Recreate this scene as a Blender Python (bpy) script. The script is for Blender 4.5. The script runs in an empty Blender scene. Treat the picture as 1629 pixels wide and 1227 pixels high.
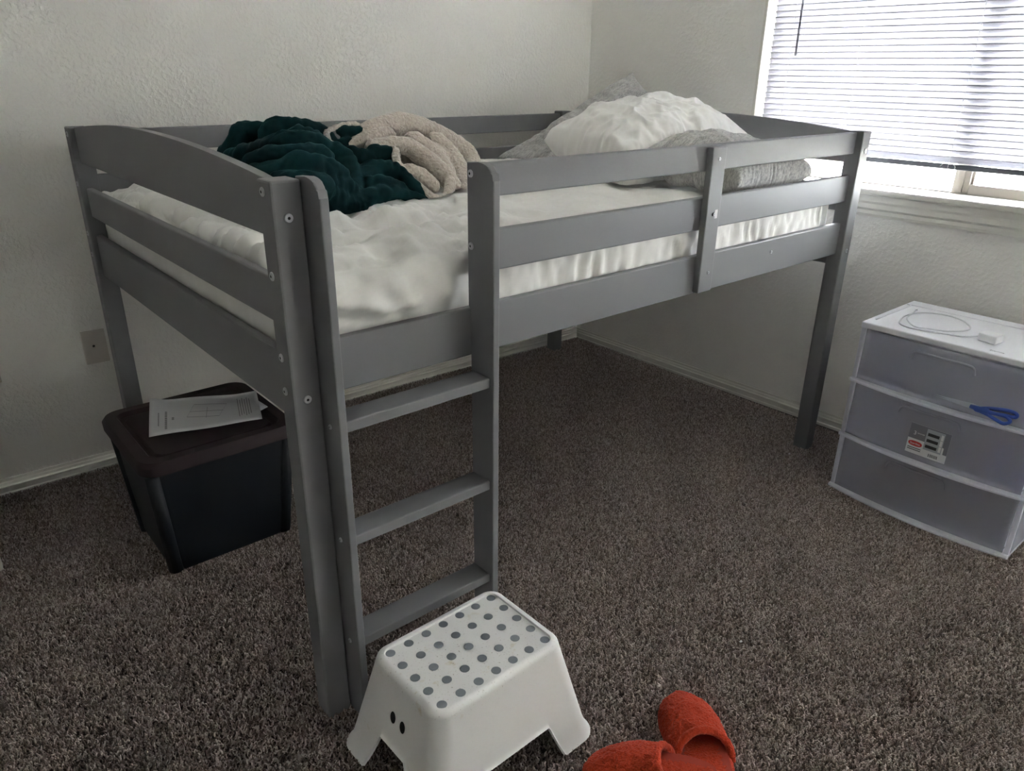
import bpy, bmesh, math, random
import numpy as np
from mathutils import Vector, Matrix, noise, Euler
random.seed(7)
sc = bpy.context.scene
COL = sc.collection

# ------------------------------------------------------------------ camera
cam_d = bpy.data.cameras.new('camera'); cam = bpy.data.objects.new('camera', cam_d); COL.objects.link(cam)
R_ = Vector((0.76182132, -0.64768211, 0.01166879)); U_ = Vector((0.24439885, 0.30405738, 0.9207705)); F_ = Vector((0.59991456, 0.69861076, -0.38993016))
m = Matrix.Identity(4)
for i in range(3):
    m[i][0] = R_[i]; m[i][1] = U_[i]; m[i][2] = -F_[i]
m.translation = (-0.4963, -1.1769, 1.3178)
cam.matrix_world = m
cam_d.sensor_fit = 'HORIZONTAL'; cam_d.sensor_width = 36.0; cam_d.lens = 36.0*1186.86/1629
cam_d.clip_start = 0.02
sc.camera = cam

# ------------------------------------------------------------------ world, light, exposure
world = bpy.data.worlds.new('sky'); sc.world = world; world.use_nodes = True
bg = world.node_tree.nodes['Background']
bg.inputs[0].default_value = (0.93, 0.97, 1.0, 1); bg.inputs[1].default_value = 9.0      # even overcast sky
sc.view_settings.view_transform = 'Standard'; sc.view_settings.look = 'None'
sc.view_settings.gamma = 1.0; sc.view_settings.use_curve_mapping = False
sc.view_settings.exposure = 3.75
sc.cycles.use_denoising = True
sc.cycles.max_bounces = 10; sc.cycles.diffuse_bounces = 6; sc.cycles.transparent_max_bounces = 16
sc.cycles.sample_clamp_indirect = 6.0

# window wall frame: u runs along the wall towards the viewer, v goes outward, z up
WO = Vector((2.232, 1.474, 0)); WD = Vector((0.0175, -1, 0)).normalized(); WN = Vector((1, 0.0175, 0)).normalized()
WM = Matrix(((WD.x, WN.x, 0, WO.x), (WD.y, WN.y, 0, WO.y), (0, 0, 1, 0), (0, 0, 0, 1)))
# back wall frame: u runs along the wall to the left from the corner, v goes outward (away from the room)
BD = Vector((-1, 0.0215, 0)).normalized(); BN = Vector((0.0215, 1, 0)).normalized()
BM = Matrix(((BD.x, BN.x, 0, WO.x), (BD.y, BN.y, 0, WO.y), (0, 0, 1, 0), (0, 0, 0, 1)))
WU0, WU1, WZ0, WZ1 = 0.882, 2.72, 0.93, 2.14      # window opening

pd_ = bpy.data.lights.new('daylight_portal', 'AREA'); pd_.shape = 'RECTANGLE'; pd_.size = WU1-WU0; pd_.size_y = WZ1-WZ0
pd_.cycles.is_portal = True
po = bpy.data.objects.new('daylight_portal', pd_); COL.objects.link(po)
pc = WM @ Vector(((WU0+WU1)/2, 0.19, (WZ0+WZ1)/2))
mm = Matrix.Identity(4)
for i, ax in enumerate((WD, Vector((0, 0, 1)), WN)):   # local -Z looks into the room
    for j in range(3): mm[j][i] = ax[j]
mm.translation = pc; po.matrix_world = mm

# ------------------------------------------------------------------ materials
def srgb(r, g, b):
    f = lambda c: (c/255/12.92) if c/255 <= 0.04045 else ((c/255+0.055)/1.055)**2.4
    return (f(r), f(g), f(b), 1)
class NT:
    def __init__(s, name):
        s.m = bpy.data.materials.new(name); s.m.use_nodes = True; s.t = s.m.node_tree; s.N = s.t.nodes
        s.b = s.N['Principled BSDF']; s.out = s.N['Material Output']
    def n(s, typ, **kw):
        nd = s.N.new(typ)
        for k, v in kw.items():
            if k in nd.inputs: nd.inputs[k].default_value = v
            else: setattr(nd, k, v)
        return nd
    def l(s, a, b): s.t.links.new(a, b)
    def coord(s, scale=1.0, which='Object'):
        c = s.n('ShaderNodeTexCoord'); mp = s.n('ShaderNodeMapping'); mp.inputs['Scale'].default_value = (scale,)*3 if not hasattr(scale, '__len__') else scale
        s.l(c.outputs[which], mp.inputs[0]); return mp.outputs[0]
    def noise(s, scale, detail=3, rough=.5, co=None):
        t = s.n('ShaderNodeTexNoise'); t.inputs['Scale'].default_value = scale; t.inputs['Detail'].default_value = detail; t.inputs['Roughness'].default_value = rough
        s.l(co if co else s.coord(), t.inputs['Vector']); return t.outputs['Fac']
    def ramp(s, fac, stops):
        r = s.n('ShaderNodeValToRGB'); el = r.color_ramp.elements
        while len(el) < len(stops): el.new(0.5)
        for e, (p, c) in zip(el, stops): e.position = p; e.color = c
        s.l(fac, r.inputs[0]); return r.outputs[0]
    def bump(s, h, strength, dist=0.01, prev=None):
        b = s.n('ShaderNodeBump'); b.inputs['Strength'].default_value = strength; b.inputs['Distance'].default_value = dist
        s.l(h, b.inputs['Height'])
        if prev: s.l(prev, b.inputs['Normal'])
        return b.outputs[0]
def mat(name, col, rough=.6, var=0.0, vscale=8, bumps=(), metal=0, spec=.5, sheen=0, coat=0):
    t = NT(name); t.b.inputs['Roughness'].default_value = rough; t.b.inputs['Metallic'].default_value = metal
    t.b.inputs['Specular IOR Level'].default_value = spec
    if sheen: t.b.inputs['Sheen Weight'].default_value = sheen; t.b.inputs['Sheen Roughness'].default_value = .5
    if coat: t.b.inputs['Coat Weight'].default_value = coat
    if var:
        lo = tuple(c*(1-var) for c in col[:3])+(1,); hi = tuple(min(1, c*(1+var)) for c in col[:3])+(1,)
        t.l(t.ramp(t.noise(vscale), [(.3, lo), (.7, hi)]), t.b.inputs['Base Color'])
    else: t.b.inputs['Base Color'].default_value = col
    prev = None
    for (sc_, st, d) in bumps: prev = t.bump(t.noise(sc_, 3), st, d, prev)
    if prev: t.l(prev, t.b.inputs['Normal'])
    return t.m

M = {}
# orange-peel painted wall
t = NT('wall_paint'); t.b.inputs['Roughness'].default_value = .75
t.l(t.ramp(t.noise(1.5), [(.3, srgb(223, 221, 216)), (.7, srgb(226, 225, 220))]), t.b.inputs['Base Color'])
n1 = t.noise(75, 2, .5); r1 = t.ramp(n1, [(.44, (0, 0, 0, 1)), (.62, (1, 1, 1, 1))])
b1_ = t.bump(r1, .38, .0025); b2_ = t.bump(t.noise(220, 2), .15, .001, b1_); t.l(b2_, t.b.inputs['Normal']); M['wall'] = t.m
M['ceiling'] = mat('ceiling_paint', srgb(236, 235, 230), .9, bumps=((60, .4, .004),))
M['trim'] = mat('trim_paint', srgb(212, 210, 202), .4, .03, 4)
M['casing'] = mat('casing_paint', srgb(196, 192, 184), .5, .03, 4)
M['carpet_base'] = mat('carpet_backing', srgb(76, 68, 64), 1, .3, 300, bumps=((400, 1, .004),))
t = NT('carpet_yarn'); t.b.inputs['Roughness'].default_value = .95; t.b.inputs['Specular IOR Level'].default_value = .1
at = t.n('ShaderNodeAttribute'); at.attribute_type = 'INSTANCER'; at.attribute_name = 'rnd'
cr = t.ramp(at.outputs['Fac'], [(0, srgb(108, 97, 91)), (.35, srgb(141, 128, 121)), (.65, srgb(162, 149, 142)), (1, srgb(196, 184, 177))])
t.l(cr, t.b.inputs['Base Color']); M['yarn'] = t.m
# bed paint
t = NT('grey_bed_paint'); t.b.inputs['Roughness'].default_value = .5; t.b.inputs['Specular IOR Level'].default_value = .35
co = t.coord((1, 1, 1))
t.l(t.ramp(t.noise(3, 2, .5, co), [(.3, srgb(112, 113, 115)), (.7, srgb(116, 117, 119))]), t.b.inputs['Base Color'])
t.l(t.bump(t.noise(140, 2), .04, .001), t.b.inputs['Normal']); M['bed'] = t.m
M['metal'] = mat('zinc_bolt', srgb(185, 188, 192), .35, .05, 200, metal=.8)
M['hole'] = mat('dark_hole', (0.006, 0.006, 0.006, 1), .9)
# white quilted fabric
def fabric(name, c1, c2, scale=6, weave=900, wst=.15, wrk=None, rough=.85, sheen=.3, sub=0):
    t = NT(name); t.b.inputs['Roughness'].default_value = rough; t.b.inputs['Sheen Weight'].default_value = sheen; t.b.inputs['Specular IOR Level'].default_value = .2
    t.l(t.ramp(t.noise(scale, 4, .6), [(.3, c1), (.7, c2)]), t.b.inputs['Base Color'])
    prev = t.bump(t.noise(weave, 2), wst, .0006)
    for (s_, st, d) in (wrk or ()):
        nz = t.n('ShaderNodeTexNoise'); nz.noise_type = 'RIDGED_MULTIFRACTAL'; nz.inputs['Scale'].default_value = s_; nz.inputs['Detail'].default_value = 2.0; nz.inputs['Distortion'].default_value = .7; nz.inputs['Roughness'].default_value = .45
        t.l(t.coord((1, 1.5, 1)), nz.inputs['Vector']); prev = t.bump(nz.outputs['Fac'], st, d, prev)
    t.l(prev, t.b.inputs['Normal']); return t.m
M['pad'] = fabric('white_cotton', srgb(214, 213, 209), srgb(224, 223, 220), 5, wrk=((7, .55, .012),))
M['mattress'] = fabric('mattress_ticking', srgb(214, 216, 218), srgb(222, 224, 226), 5)
M['pillow_white'] = fabric('white_pillowcase', srgb(218, 217, 214), srgb(228, 227, 225), 6, wrk=((9, .6, .010),))
t = NT('heather_grey_jersey'); t.b.inputs['Roughness'].default_value = .9; t.b.inputs['Sheen Weight'].default_value = .3
hn = t.noise(95, 4, .65, t.coord((1, 3.2, 1))); t.l(t.ramp(hn, [(.34, srgb(134, 134, 134)), (.66, srgb(188, 187, 184))]), t.b.inputs['Base Color'])
t.l(t.bump(t.noise(32, 4, .6), .35, .006), t.b.inputs['Normal']); M['pillow_grey'] = t.m
t = NT('teal_plush'); t.b.inputs['Roughness'].default_value = .8; t.b.inputs['Sheen Weight'].default_value = .35; t.b.inputs['Sheen Roughness'].default_value = .35
t.b.inputs['Sheen Tint'].default_value = srgb(50, 120, 122); t.b.inputs['Specular IOR Level'].default_value = .1
t.l(t.ramp(t.noise(14, 5, .6), [(.3, srgb(3, 30, 33)), (.7, srgb(6, 42, 45))]), t.b.inputs['Base Color'])
t.l(t.bump(t.noise(700, 2), .3, .001), t.b.inputs['Normal']); M['teal'] = t.m
def curly(name, c1, c2, vs=170, d=.005, sh=.4):
    t = NT(name); t.b.inputs['Roughness'].default_value = .95; t.b.inputs['Sheen Weight'].default_value = sh; t.b.inputs['Specular IOR Level'].default_value = .1
    co = t.coord(); w = t.n('ShaderNodeTexNoise'); w.inputs['Scale'].default_value = 60; t.l(co, w.inputs['Vector'])
    mx = t.n('ShaderNodeMixRGB'); mx.inputs[0].default_value = .02; t.l(co, mx.inputs[1]); t.l(w.outputs['Color'], mx.inputs[2])
    v = t.n('ShaderNodeTexVoronoi'); v.inputs['Scale'].default_value = vs; t.l(mx.outputs[0], v.inputs['Vector'])
    v.feature = 'SMOOTH_F1'
    inv = t.n('ShaderNodeMath'); inv.operation = 'SUBTRACT'; inv.inputs[0].default_value = 1; t.l(v.outputs['Distance'], inv.inputs[1])
    t.l(t.ramp(t.noise(vs*1.2, 3), [(.3, c1), (.7, c2)]), t.b.inputs['Base Color'])
    t.l(t.bump(inv.outputs[0], .8, d, t.bump(t.noise(vs*3, 2), .4, .002)), t.b.inputs['Normal']); return t.m
M['sherpa'] = curly('cream_sherpa', srgb(176, 166, 156), srgb(200, 191, 181), 120, .006)
M['orange'] = curly('orange_fleece', srgb(156, 50, 30), srgb(182, 66, 42), 260, .003, .08)
M['orange_in'] = fabric('orange_lining', srgb(140, 44, 28), srgb(156, 52, 34), 20, sheen=.4)
M['stool'] = None
t = NT('stool_plastic'); t.b.inputs['Roughness'].default_value = .38
dirt = t.ramp(t.noise(26, 6, .7), [(.60, (0, 0, 0, 1)), (.72, (1, 1, 1, 1))])
fine = t.ramp(t.noise(240, 4, .7), [(.62, (0, 0, 0, 1)), (.7, (1, 1, 1, 1))])
pp = t.n('ShaderNodeAttribute'); pp.attribute_name = 'wear'
mu = t.n('ShaderNodeMath'); mu.operation = 'MULTIPLY'; t.l(dirt, mu.inputs[0]); t.l(pp.outputs['Fac'], mu.inputs[1])
mu2 = t.n('ShaderNodeMath'); mu2.operation = 'MULTIPLY'; t.l(fine, mu2.inputs[0]); t.l(pp.outputs['Fac'], mu2.inputs[1])
m1 = t.n('ShaderNodeMixRGB'); m1.inputs[1].default_value = srgb(212, 212, 211); m1.inputs[2].default_value = srgb(190, 180, 158); t.l(mu.outputs[0], m1.inputs[0])
m2 = t.n('ShaderNodeMixRGB'); m2.inputs[2].default_value = srgb(110, 96, 74); t.l(m1.outputs[0], m2.inputs[1]); t.l(mu2.outputs[0], m2.inputs[0])
t.l(m2.outputs[0], t.b.inputs['Base Color']); M['stool'] = t.m
M['stool_dot'] = mat('grey_rubber', srgb(112, 117, 123), .7, .06, 60)
M['lid'] = mat('maroon_plastic', srgb(36, 17, 23), .65, .08, 10, bumps=((300, .2, .0006),))
M['tub'] = mat('navy_plastic', srgb(9, 14, 24), .6, .08, 10, bumps=((300, .2, .0006),))
M['paper'] = mat('printer_paper', srgb(205, 205, 206), .8, .02, 8)
M['ink'] = mat('grey_ink', srgb(120, 120, 122), .8)
M['plate'] = mat('wall_plate_plastic', srgb(196, 190, 182), .4)
M['cart_white'] = mat('white_plastic', srgb(225, 227, 234), .35, .02, 6)
def frosted(name, col, tr):
    t = NT(name); t.N.remove(t.b)
    df = t.n('ShaderNodeBsdfDiffuse'); df.inputs[0].default_value = col
    tl = t.n('ShaderNodeBsdfTranslucent'); tl.inputs[0].default_value = col
    tp = t.n('ShaderNodeBsdfTransparent'); tp.inputs[0].default_value = (.93, .94, .97, 1)
    gl = t.n('ShaderNodeBsdfGlossy'); gl.inputs['Roughness'].default_value = .28
    a = t.n('ShaderNodeMixShader'); a.inputs[0].default_value = .5; t.l(df.outputs[0], a.inputs[1]); t.l(tl.outputs[0], a.inputs[2])
    b = t.n('ShaderNodeMixShader'); b.inputs[0].default_value = tr; t.l(a.outputs[0], b.inputs[1]); t.l(tp.outputs[0], b.inputs[2])
    c = t.n('ShaderNodeMixShader'); c.inputs[0].default_value = .07; t.l(b.outputs[0], c.inputs[1]); t.l(gl.outputs[0], c.inputs[2])
    t.l(c.outputs[0], t.out.inputs[0]); return t.m
M['frost'] = frosted('frosted_plastic', srgb(240, 241, 248), .74)
M['frost2'] = frosted('milky_plastic', srgb(242, 243, 250), .22)
t = NT('blind_slat_vinyl'); t.N.remove(t.b)
df = t.n('ShaderNodeBsdfDiffuse'); df.inputs[0].default_value = srgb(190, 190, 195)
tl = t.n('ShaderNodeBsdfTranslucent'); tl.inputs[0].default_value = srgb(200, 200, 206)
a = t.n('ShaderNodeMixShader'); a.inputs[0].default_value = .2; t.l(df.outputs[0], a.inputs[1]); t.l(tl.outputs[0], a.inputs[2]); t.l(a.outputs[0], t.out.inputs[0]); M['slat'] = t.m
t = NT('fill_window_cloth'); t.N.remove(t.b)  # translucent cover of the added fill-light window
df = t.n('ShaderNodeBsdfDiffuse'); df.inputs[0].default_value = srgb(200, 200, 198)
tl = t.n('ShaderNodeBsdfTranslucent'); tl.inputs[0].default_value = srgb(170, 170, 168)
a = t.n('ShaderNodeMixShader'); a.inputs[0].default_value = .024; t.l(df.outputs[0], a.inputs[1]); t.l(tl.outputs[0], a.inputs[2]); t.l(a.outputs[0], t.out.inputs[0]); M['fill_cloth'] = t.m
M['blind_rail'] = mat('blind_rail', srgb(84, 88, 96), .4)
M['cord'] = mat('blind_cord', srgb(225, 225, 225), .7)
M['wand'] = mat('wand_plastic', srgb(120, 120, 128), .3)
M['vinyl'] = mat('window_vinyl', srgb(150, 143, 135), .4)
t = NT('window_glass'); t.N.remove(t.b)
tp = t.n('ShaderNodeBsdfTransparent'); gl = t.n('ShaderNodeBsdfGlossy'); gl.inputs['Roughness'].default_value = .02
fr = t.n('ShaderNodeFresnel'); fr.inputs[0].default_value = 1.45
a = t.n('ShaderNodeMixShader'); t.l(fr.outputs[0], a.inputs[0]); t.l(tp.outputs[0], a.inputs[1]); t.l(gl.outputs[0], a.inputs[2]); t.l(a.outputs[0], t.out.inputs[0]); M['glass'] = t.m
M['blue'] = mat('blue_handle', srgb(36, 66, 138), .4)
M['steel'] = mat('steel', srgb(170, 172, 178), .3, metal=.9)
M['cable'] = mat('cable_white', srgb(205, 208, 214), .5)
M['charger'] = mat('charger_white', srgb(232, 234, 238), .3)
M['lab_grey'] = mat('label_grey', srgb(112, 112, 118), .5)
M['lab_white'] = mat('label_white', srgb(214, 214, 214), .5)
M['lab_mid'] = mat('label_photo_grey', srgb(160, 164, 170), .5)
M['lab_red'] = mat('label_red', srgb(190, 44, 40), .5)
M['ink_dark'] = mat('label_ink', srgb(40, 40, 44), .6)
M['ground'] = mat('outside_gravel', srgb(206, 202, 194), .9, .1, 4)

# ------------------------------------------------------------------ helpers
def mesh_obj(name, bm, material, parent=None, smooth=False, M4=None):
    bmesh.ops.recalc_face_normals(bm, faces=bm.faces) if smooth != 'keep' else None
    me = bpy.data.meshes.new(name); bm.to_mesh(me); bm.free()
    if smooth:
        for p in me.polygons: p.use_smooth = True
    o = bpy.data.objects.new(name, me); COL.objects.link(o)
    for mt in (material if isinstance(material, (list, tuple)) else [material]): me.materials.append(mt)
    if parent: o.parent = parent
    if M4 is not None: o.matrix_local = M4
    return o
def flat_auto(o, ang=35):
    me = o.data
    for p in me.polygons: p.use_smooth = True
    try: me.set_sharp_from_angle(angle=math.radians(ang))
    except Exception: pass
    return o
def empty(name, loc=(0, 0, 0), rz=0):
    o = bpy.data.objects.new(name, None); COL.objects.link(o); o.location = loc; o.rotation_euler = (0, 0, rz); o.empty_display_size = .1; return o
def tag(o, label=None, cat=None, group=None, kind=None):
    if label: o['label'] = label
    if cat: o['category'] = cat
    if group: o['group'] = group
    if kind: o['kind'] = kind
    return o
def bm_box(bm, lo, hi, bev=0.0, seg=2):
    r = bmesh.ops.create_cube(bm, size=1.0); vs = r['verts']
    for v in vs:
        v.co = Vector([(lo[i]+hi[i])/2 + v.co[i]*(hi[i]-lo[i]) for i in range(3)])
    if bev:
        es = list({e for v in vs for e in v.link_edges})
        bmesh.ops.bevel(bm, geom=es, offset=bev, segments=seg, profile=.5, affect='EDGES')
def box(name, lo, hi, material, parent=None, bev=0.0, seg=2, M4=None):
    bm = bmesh.new(); bm_box(bm, lo, hi, bev, seg); o = mesh_obj(name, bm, material, parent, M4=M4)
    if bev: flat_auto(o, 14)
    return o
def prism(name, pts, axis, a, b, material, parent=None, bev=0.0, M4=None, seg=2):
    """extrude a 2D outline along an axis (0,1,2); pts are the other two coordinates in order"""
    bm = bmesh.new()
    def P(p, h):
        if axis == 0: return (h, p[0], p[1])
        if axis == 1: return (p[0], h, p[1])
        return (p[0], p[1], h)
    A = [bm.verts.new(P(p, a)) for p in pts]; B = [bm.verts.new(P(p, b)) for p in pts]
    fa = bm.faces.new(A); fb = bm.faces.new(list(reversed(B))); n = len(pts)
    for i in range(n): bm.faces.new((A[i], B[i], B[(i+1) % n], A[(i+1) % n]))
    if bev:
        es = list(set(fa.edges[:]+fb.edges[:])); bmesh.ops.bevel(bm, geom=es, offset=bev, segments=seg, profile=.5, affect='EDGES')
    return flat_auto(mesh_obj(name, bm, material, parent, M4=M4), 14)
def tube(bm, pts, rad, seg=8, cap=True):
    pts = [Vector(p) for p in pts]; n = len(pts); rings = []
    rads = rad if hasattr(rad, '__len__') else [rad]*n
    up = Vector((0, 0, 1)); prev = None
    for i, p in enumerate(pts):
        tg = (pts[min(i+1, n-1)]-pts[max(i-1, 0)]).normalized()
        s = prev if prev is not None else tg.cross(up if abs(tg.z) < .9 else Vector((1, 0, 0)))
        s = (s - tg*s.dot(tg)).normalized(); prev = s; w = tg.cross(s)
        rings.append([bm.verts.new(p + (s*math.cos(2*math.pi*k/seg) + w*math.sin(2*math.pi*k/seg))*rads[i]) for k in range(seg)])
    for a, b in zip(rings, rings[1:]):
        for k in range(seg): bm.faces.new((a[k], a[(k+1) % seg], b[(k+1) % seg], b[k]))
    if cap: bm.faces.new(rings[0][::-1]); bm.faces.new(rings[-1])
def smooth_path(pts, n=8, closed=False):
    P = [Vector(p) for p in pts]; out = []
    N = len(P)
    rng = range(N if closed else N-1)
    for i in rng:
        p0 = P[(i-1) % N] if closed or i > 0 else P[0]; p1 = P[i]; p2 = P[(i+1) % N]; p3 = P[(i+2) % N] if closed or i+2 < N else P[-1]
        for k in range(n):
            t_ = k/n
            out.append(.5*((2*p1)+(-p0+p2)*t_+(2*p0-5*p1+4*p2-p3)*t_**2+(-p0+3*p1-3*p2+p3)*t_**3))
    if not closed: out.append(P[-1])
    return out
def disc(name, c, n, r, h, material, parent, seg=20, dome=0.0):
    bm = bmesh.new(); n = Vector(n).normalized(); q = n.to_track_quat('Z', 'Y')
    prof = [(0, r), (h*.6, r), (h, r*.8)]
    rings = [[bm.verts.new(Vector(c)+q @ Vector((math.cos(2*math.pi*k/seg)*rr, math.sin(2*math.pi*k/seg)*rr, z))) for k in range(seg)] for z, rr in prof]
    for a, b in zip(rings, rings[1:]):
        for k in range(seg): bm.faces.new((a[k], a[(k+1) % seg], b[(k+1) % seg], b[k]))
    bm.faces.new(rings[-1]); bm.faces.new(rings[0][::-1])
    return mesh_obj(name, bm, material, parent)
def fbm(p, s, o=3): return noise.fractal(Vector(p)*s, 1.0, 2.0, o)
def ridge(p, s, o=3):
    v = 0; a = 1; tot = 0; q = Vector(p)*s
    for _ in range(o):
        v += a*(1-abs(noise.noise(q))*2); tot += a; a *= .5; q = q*2.03+Vector((3.1, 1.7, 5.3))
    return v/tot

def crumple(me, growth, iters=120, attach=.01, bend=.25, bends=2, seed=.002, sscale=14, inward=1.0, floor=None):
    """let the cloth surface grow a little inside its own outline so that it buckles into folds"""
    nv = len(me.vertices); ne = len(me.edges)
    P = np.empty(nv*3); me.vertices.foreach_get('co', P); P0 = P.reshape(-1, 3).copy()
    Nn = np.array([v.normal[:] for v in me.vertices]); E = np.empty(ne*2, dtype=np.int64); me.edges.foreach_get('vertices', E); E = E.reshape(-1, 2)
    a, b = E[:, 0], E[:, 1]; D = P0[b]-P0[a]; L0 = np.linalg.norm(D, axis=1)
    if callable(growth): G = growth(.5*(P0[a]+P0[b]), D/np.maximum(L0, 1e-9)[:, None])
    else: G = growth
    R = L0*(1+G)
    cnt = np.bincount(a, minlength=nv)+np.bincount(b, minlength=nv); cnt = np.maximum(cnt, 1)[:, None].astype(float)
    sd_ = np.array([noise.noise(Vector(p)*sscale)+.5*noise.noise(Vector(p)*sscale*2.3+Vector((3, 3, 3))) for p in P0])
    Pc = P0+Nn*(sd_*seed)[:, None]
    def scat(va, vb):
        out = np.empty((nv, 3))
        for k in range(3): out[:, k] = np.bincount(a, va[:, k], nv)+np.bincount(b, vb[:, k], nv)
        return out
    for it in range(iters):
        for _ in range(2):
            d = Pc[b]-Pc[a]; l = np.linalg.norm(d, axis=1)+1e-12; c = (d*((l-R)/l)[:, None])*.5
            Pc = Pc+scat(c, -c)/cnt*1.9
        for _ in range(bends):
            U = Pc-P0; Pc = Pc+bend*(scat(U[b], U[a])/cnt-U)
        U = Pc-P0
        if inward < 1:
            dn = (U*Nn).sum(1); U = U-Nn*(np.minimum(dn, 0)*(1-inward))[:, None]
        Pc = P0+U*(1-attach)
        if floor is not None: Pc[:, 2] = np.maximum(Pc[:, 2], floor)
    me.vertices.foreach_set('co', Pc.ravel()); me.update()
    return Pc-P0
def text(name, body, size, material, parent, M4, extrude=0.0002, align='CENTER'):
    c = bpy.data.curves.new(name, 'FONT'); c.body = body; c.size = size; c.extrude = extrude; c.align_x = align; c.align_y = 'CENTER'
    tmp = bpy.data.objects.new(name, c); COL.objects.link(tmp); bpy.context.view_layer.update()
    me = bpy.data.meshes.new_from_object(tmp.evaluated_get(bpy.context.evaluated_depsgraph_get())); bpy.data.objects.remove(tmp)
    me.materials.clear(); me.materials.append(material)
    o = bpy.data.objects.new(name, me); COL.objects.link(o); o.parent = parent; o.matrix_local = M4; return o

# ------------------------------------------------------------------ room shell
S = lambda o: tag(o, kind='structure')
X0, Y0, H = -2.6, -3.1, 2.44        # far side walls behind the viewer
S(box('floor', (X0-.3, Y0-.3, -.12), (2.6, 1.9, 0.0), M['carpet_base']))
S(box('ceiling', (X0-.3, Y0-.3, H), (2.6, 1.9, H+.1), M['ceiling']))
S(box('wall_back', (-.2, 0, 0), (4.6, .14, H), M['wall'], M4=BM))
# window wall in four slabs joined as one mesh
bm = bmesh.new()
for a, b in (((-.2, 0, 0), (WU0, .2, H)), ((WU1, 0, 0), (4.4, .2, H)), ((WU0, 0, 0), (WU1, .2, WZ0)), ((WU0, 0, WZ1), (WU1, .2, H))): bm_box(bm, a, b)
S(mesh_obj('wall_right', bm, M['wall'], M4=WM))
S(box('wall_left', (X0-.14, Y0, 0), (X0, 1.7, H), M['wall']))
bm = bmesh.new()      # wall behind the viewer, with an unseen curtained window added for soft fill light
for a, b in (((X0, Y0-.14, 0), (.1, Y0, H)), ((1.5, Y0-.14, 0), (2.7, Y0, H)), ((.1, Y0-.14, 0), (1.5, Y0, .9)), ((.1, Y0-.14, 2.1), (1.5, Y0, H))): bm_box(bm, a, b)
S(mesh_obj('wall_front', bm, M['wall']))
S(box('added_fill_window', (.1, Y0-.02, .9), (1.5, Y0-.017, 2.1), M['fill_cloth']))  # added out of view to pass soft fill light into the room
def base_prof(h=.057): return [(0, 0), (-.0165, 0), (-.0165, .010), (-.0120, .013), (-.0120, .028), (-.0150, .031), (-.0150, .034), (-.0095, .037), (-.0080, .045), (-.0050, .048), (-.0050, h), (0, h)]
def baseboard(name, M4, u0, u1):
    return S(prism(name, base_prof(), 0, u0, u1, M['trim'], M4=M4))
baseboard('baseboard_back', BM, 0.0, 4.3); baseboard('baseboard_right', WM, 0.0, 4.2)
# white painted casing at the left edge of the picture
S(box('trim_1', (-.56, 1.062, 0), (-.452, 1.082, 2.1), M['casing'], bev=.004))
S(box('wall_closet', (X0, 1.084, 0), (-.462, 1.50, H), M['wall']))
S(box('ground', (2.6, -14, -.6), (30, 14, -.5), M['ground']))

# window: drywall returns, stool (sill), apron, vinyl frame and sliding sash
win = S(empty('window_1')); win.matrix_world = WM
bm = bmesh.new(); bm_box(bm, (WU0-.03, -.032, .9225), (WU1+.03, .11, .943), .005, 3)
flat_auto(mesh_obj('window_sill', bm, M['trim'], win))
prism('sill_apron', [(0, .846), (-.008, .846), (-.010, .852), (-.012, .856), (-.012, .868), (-.018, .876), (-.018, .892), (-.021, .9), (-.022, .9225), (0, .9225)], 0, WU0-.02, WU1+.02, M['trim'], win)
bm = bmesh.new()
bm_box(bm, (WU0, .0, .943), (WU0+.012, .11, WZ1)); mesh_obj('window_return', bm, M['trim'], win)
fr_ = [((WU0+.012, .11, .935), (WU0+.052, .19, WZ1)), ((WU1-.052, .11, .935), (WU1, .19, WZ1)), ((WU0, .11, .925), (WU1, .19, .948)), ((WU0, .11, WZ1-.05), (WU1, .19, WZ1))]
bm = bmesh.new()
for a, b in fr_: bm_box(bm, a, b, .003)
flat_auto(mesh_obj('window_frame', bm, M['vinyl'], win))
bm = bmesh.new()
SU0, SU1 = 1.632, WU1-.03
for a, b in (((SU0, .104, .944), (SU0+.052, .142, WZ1-.03)), ((SU1-.05, .104, .944), (SU1, .142, WZ1-.03)), ((SU0+.052, .104, .944), (SU1-.05, .142, .977)), ((SU0+.052, .104, WZ1-.07), (SU1-.05, .142, WZ1-.03)),
             ((SU0+.052, .118, .977), (SU0+.060, .142, WZ1-.07)), ((SU0+.012, .098, .95), (SU0+.034, .104, WZ1-.04))): bm_box(bm, a, b, .002)
sash = flat_auto(mesh_obj('window_sash', bm, M['vinyl'], win))
box('glass_pane', (SU0+.05, .126, .975), (SU1-.05, .130, WZ1-.068), M['glass'], sash)
box('glass_pane', (WU0+.05, .160, .946), (SU0+.05, .164, WZ1-.048), M['glass'], win)

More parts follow.
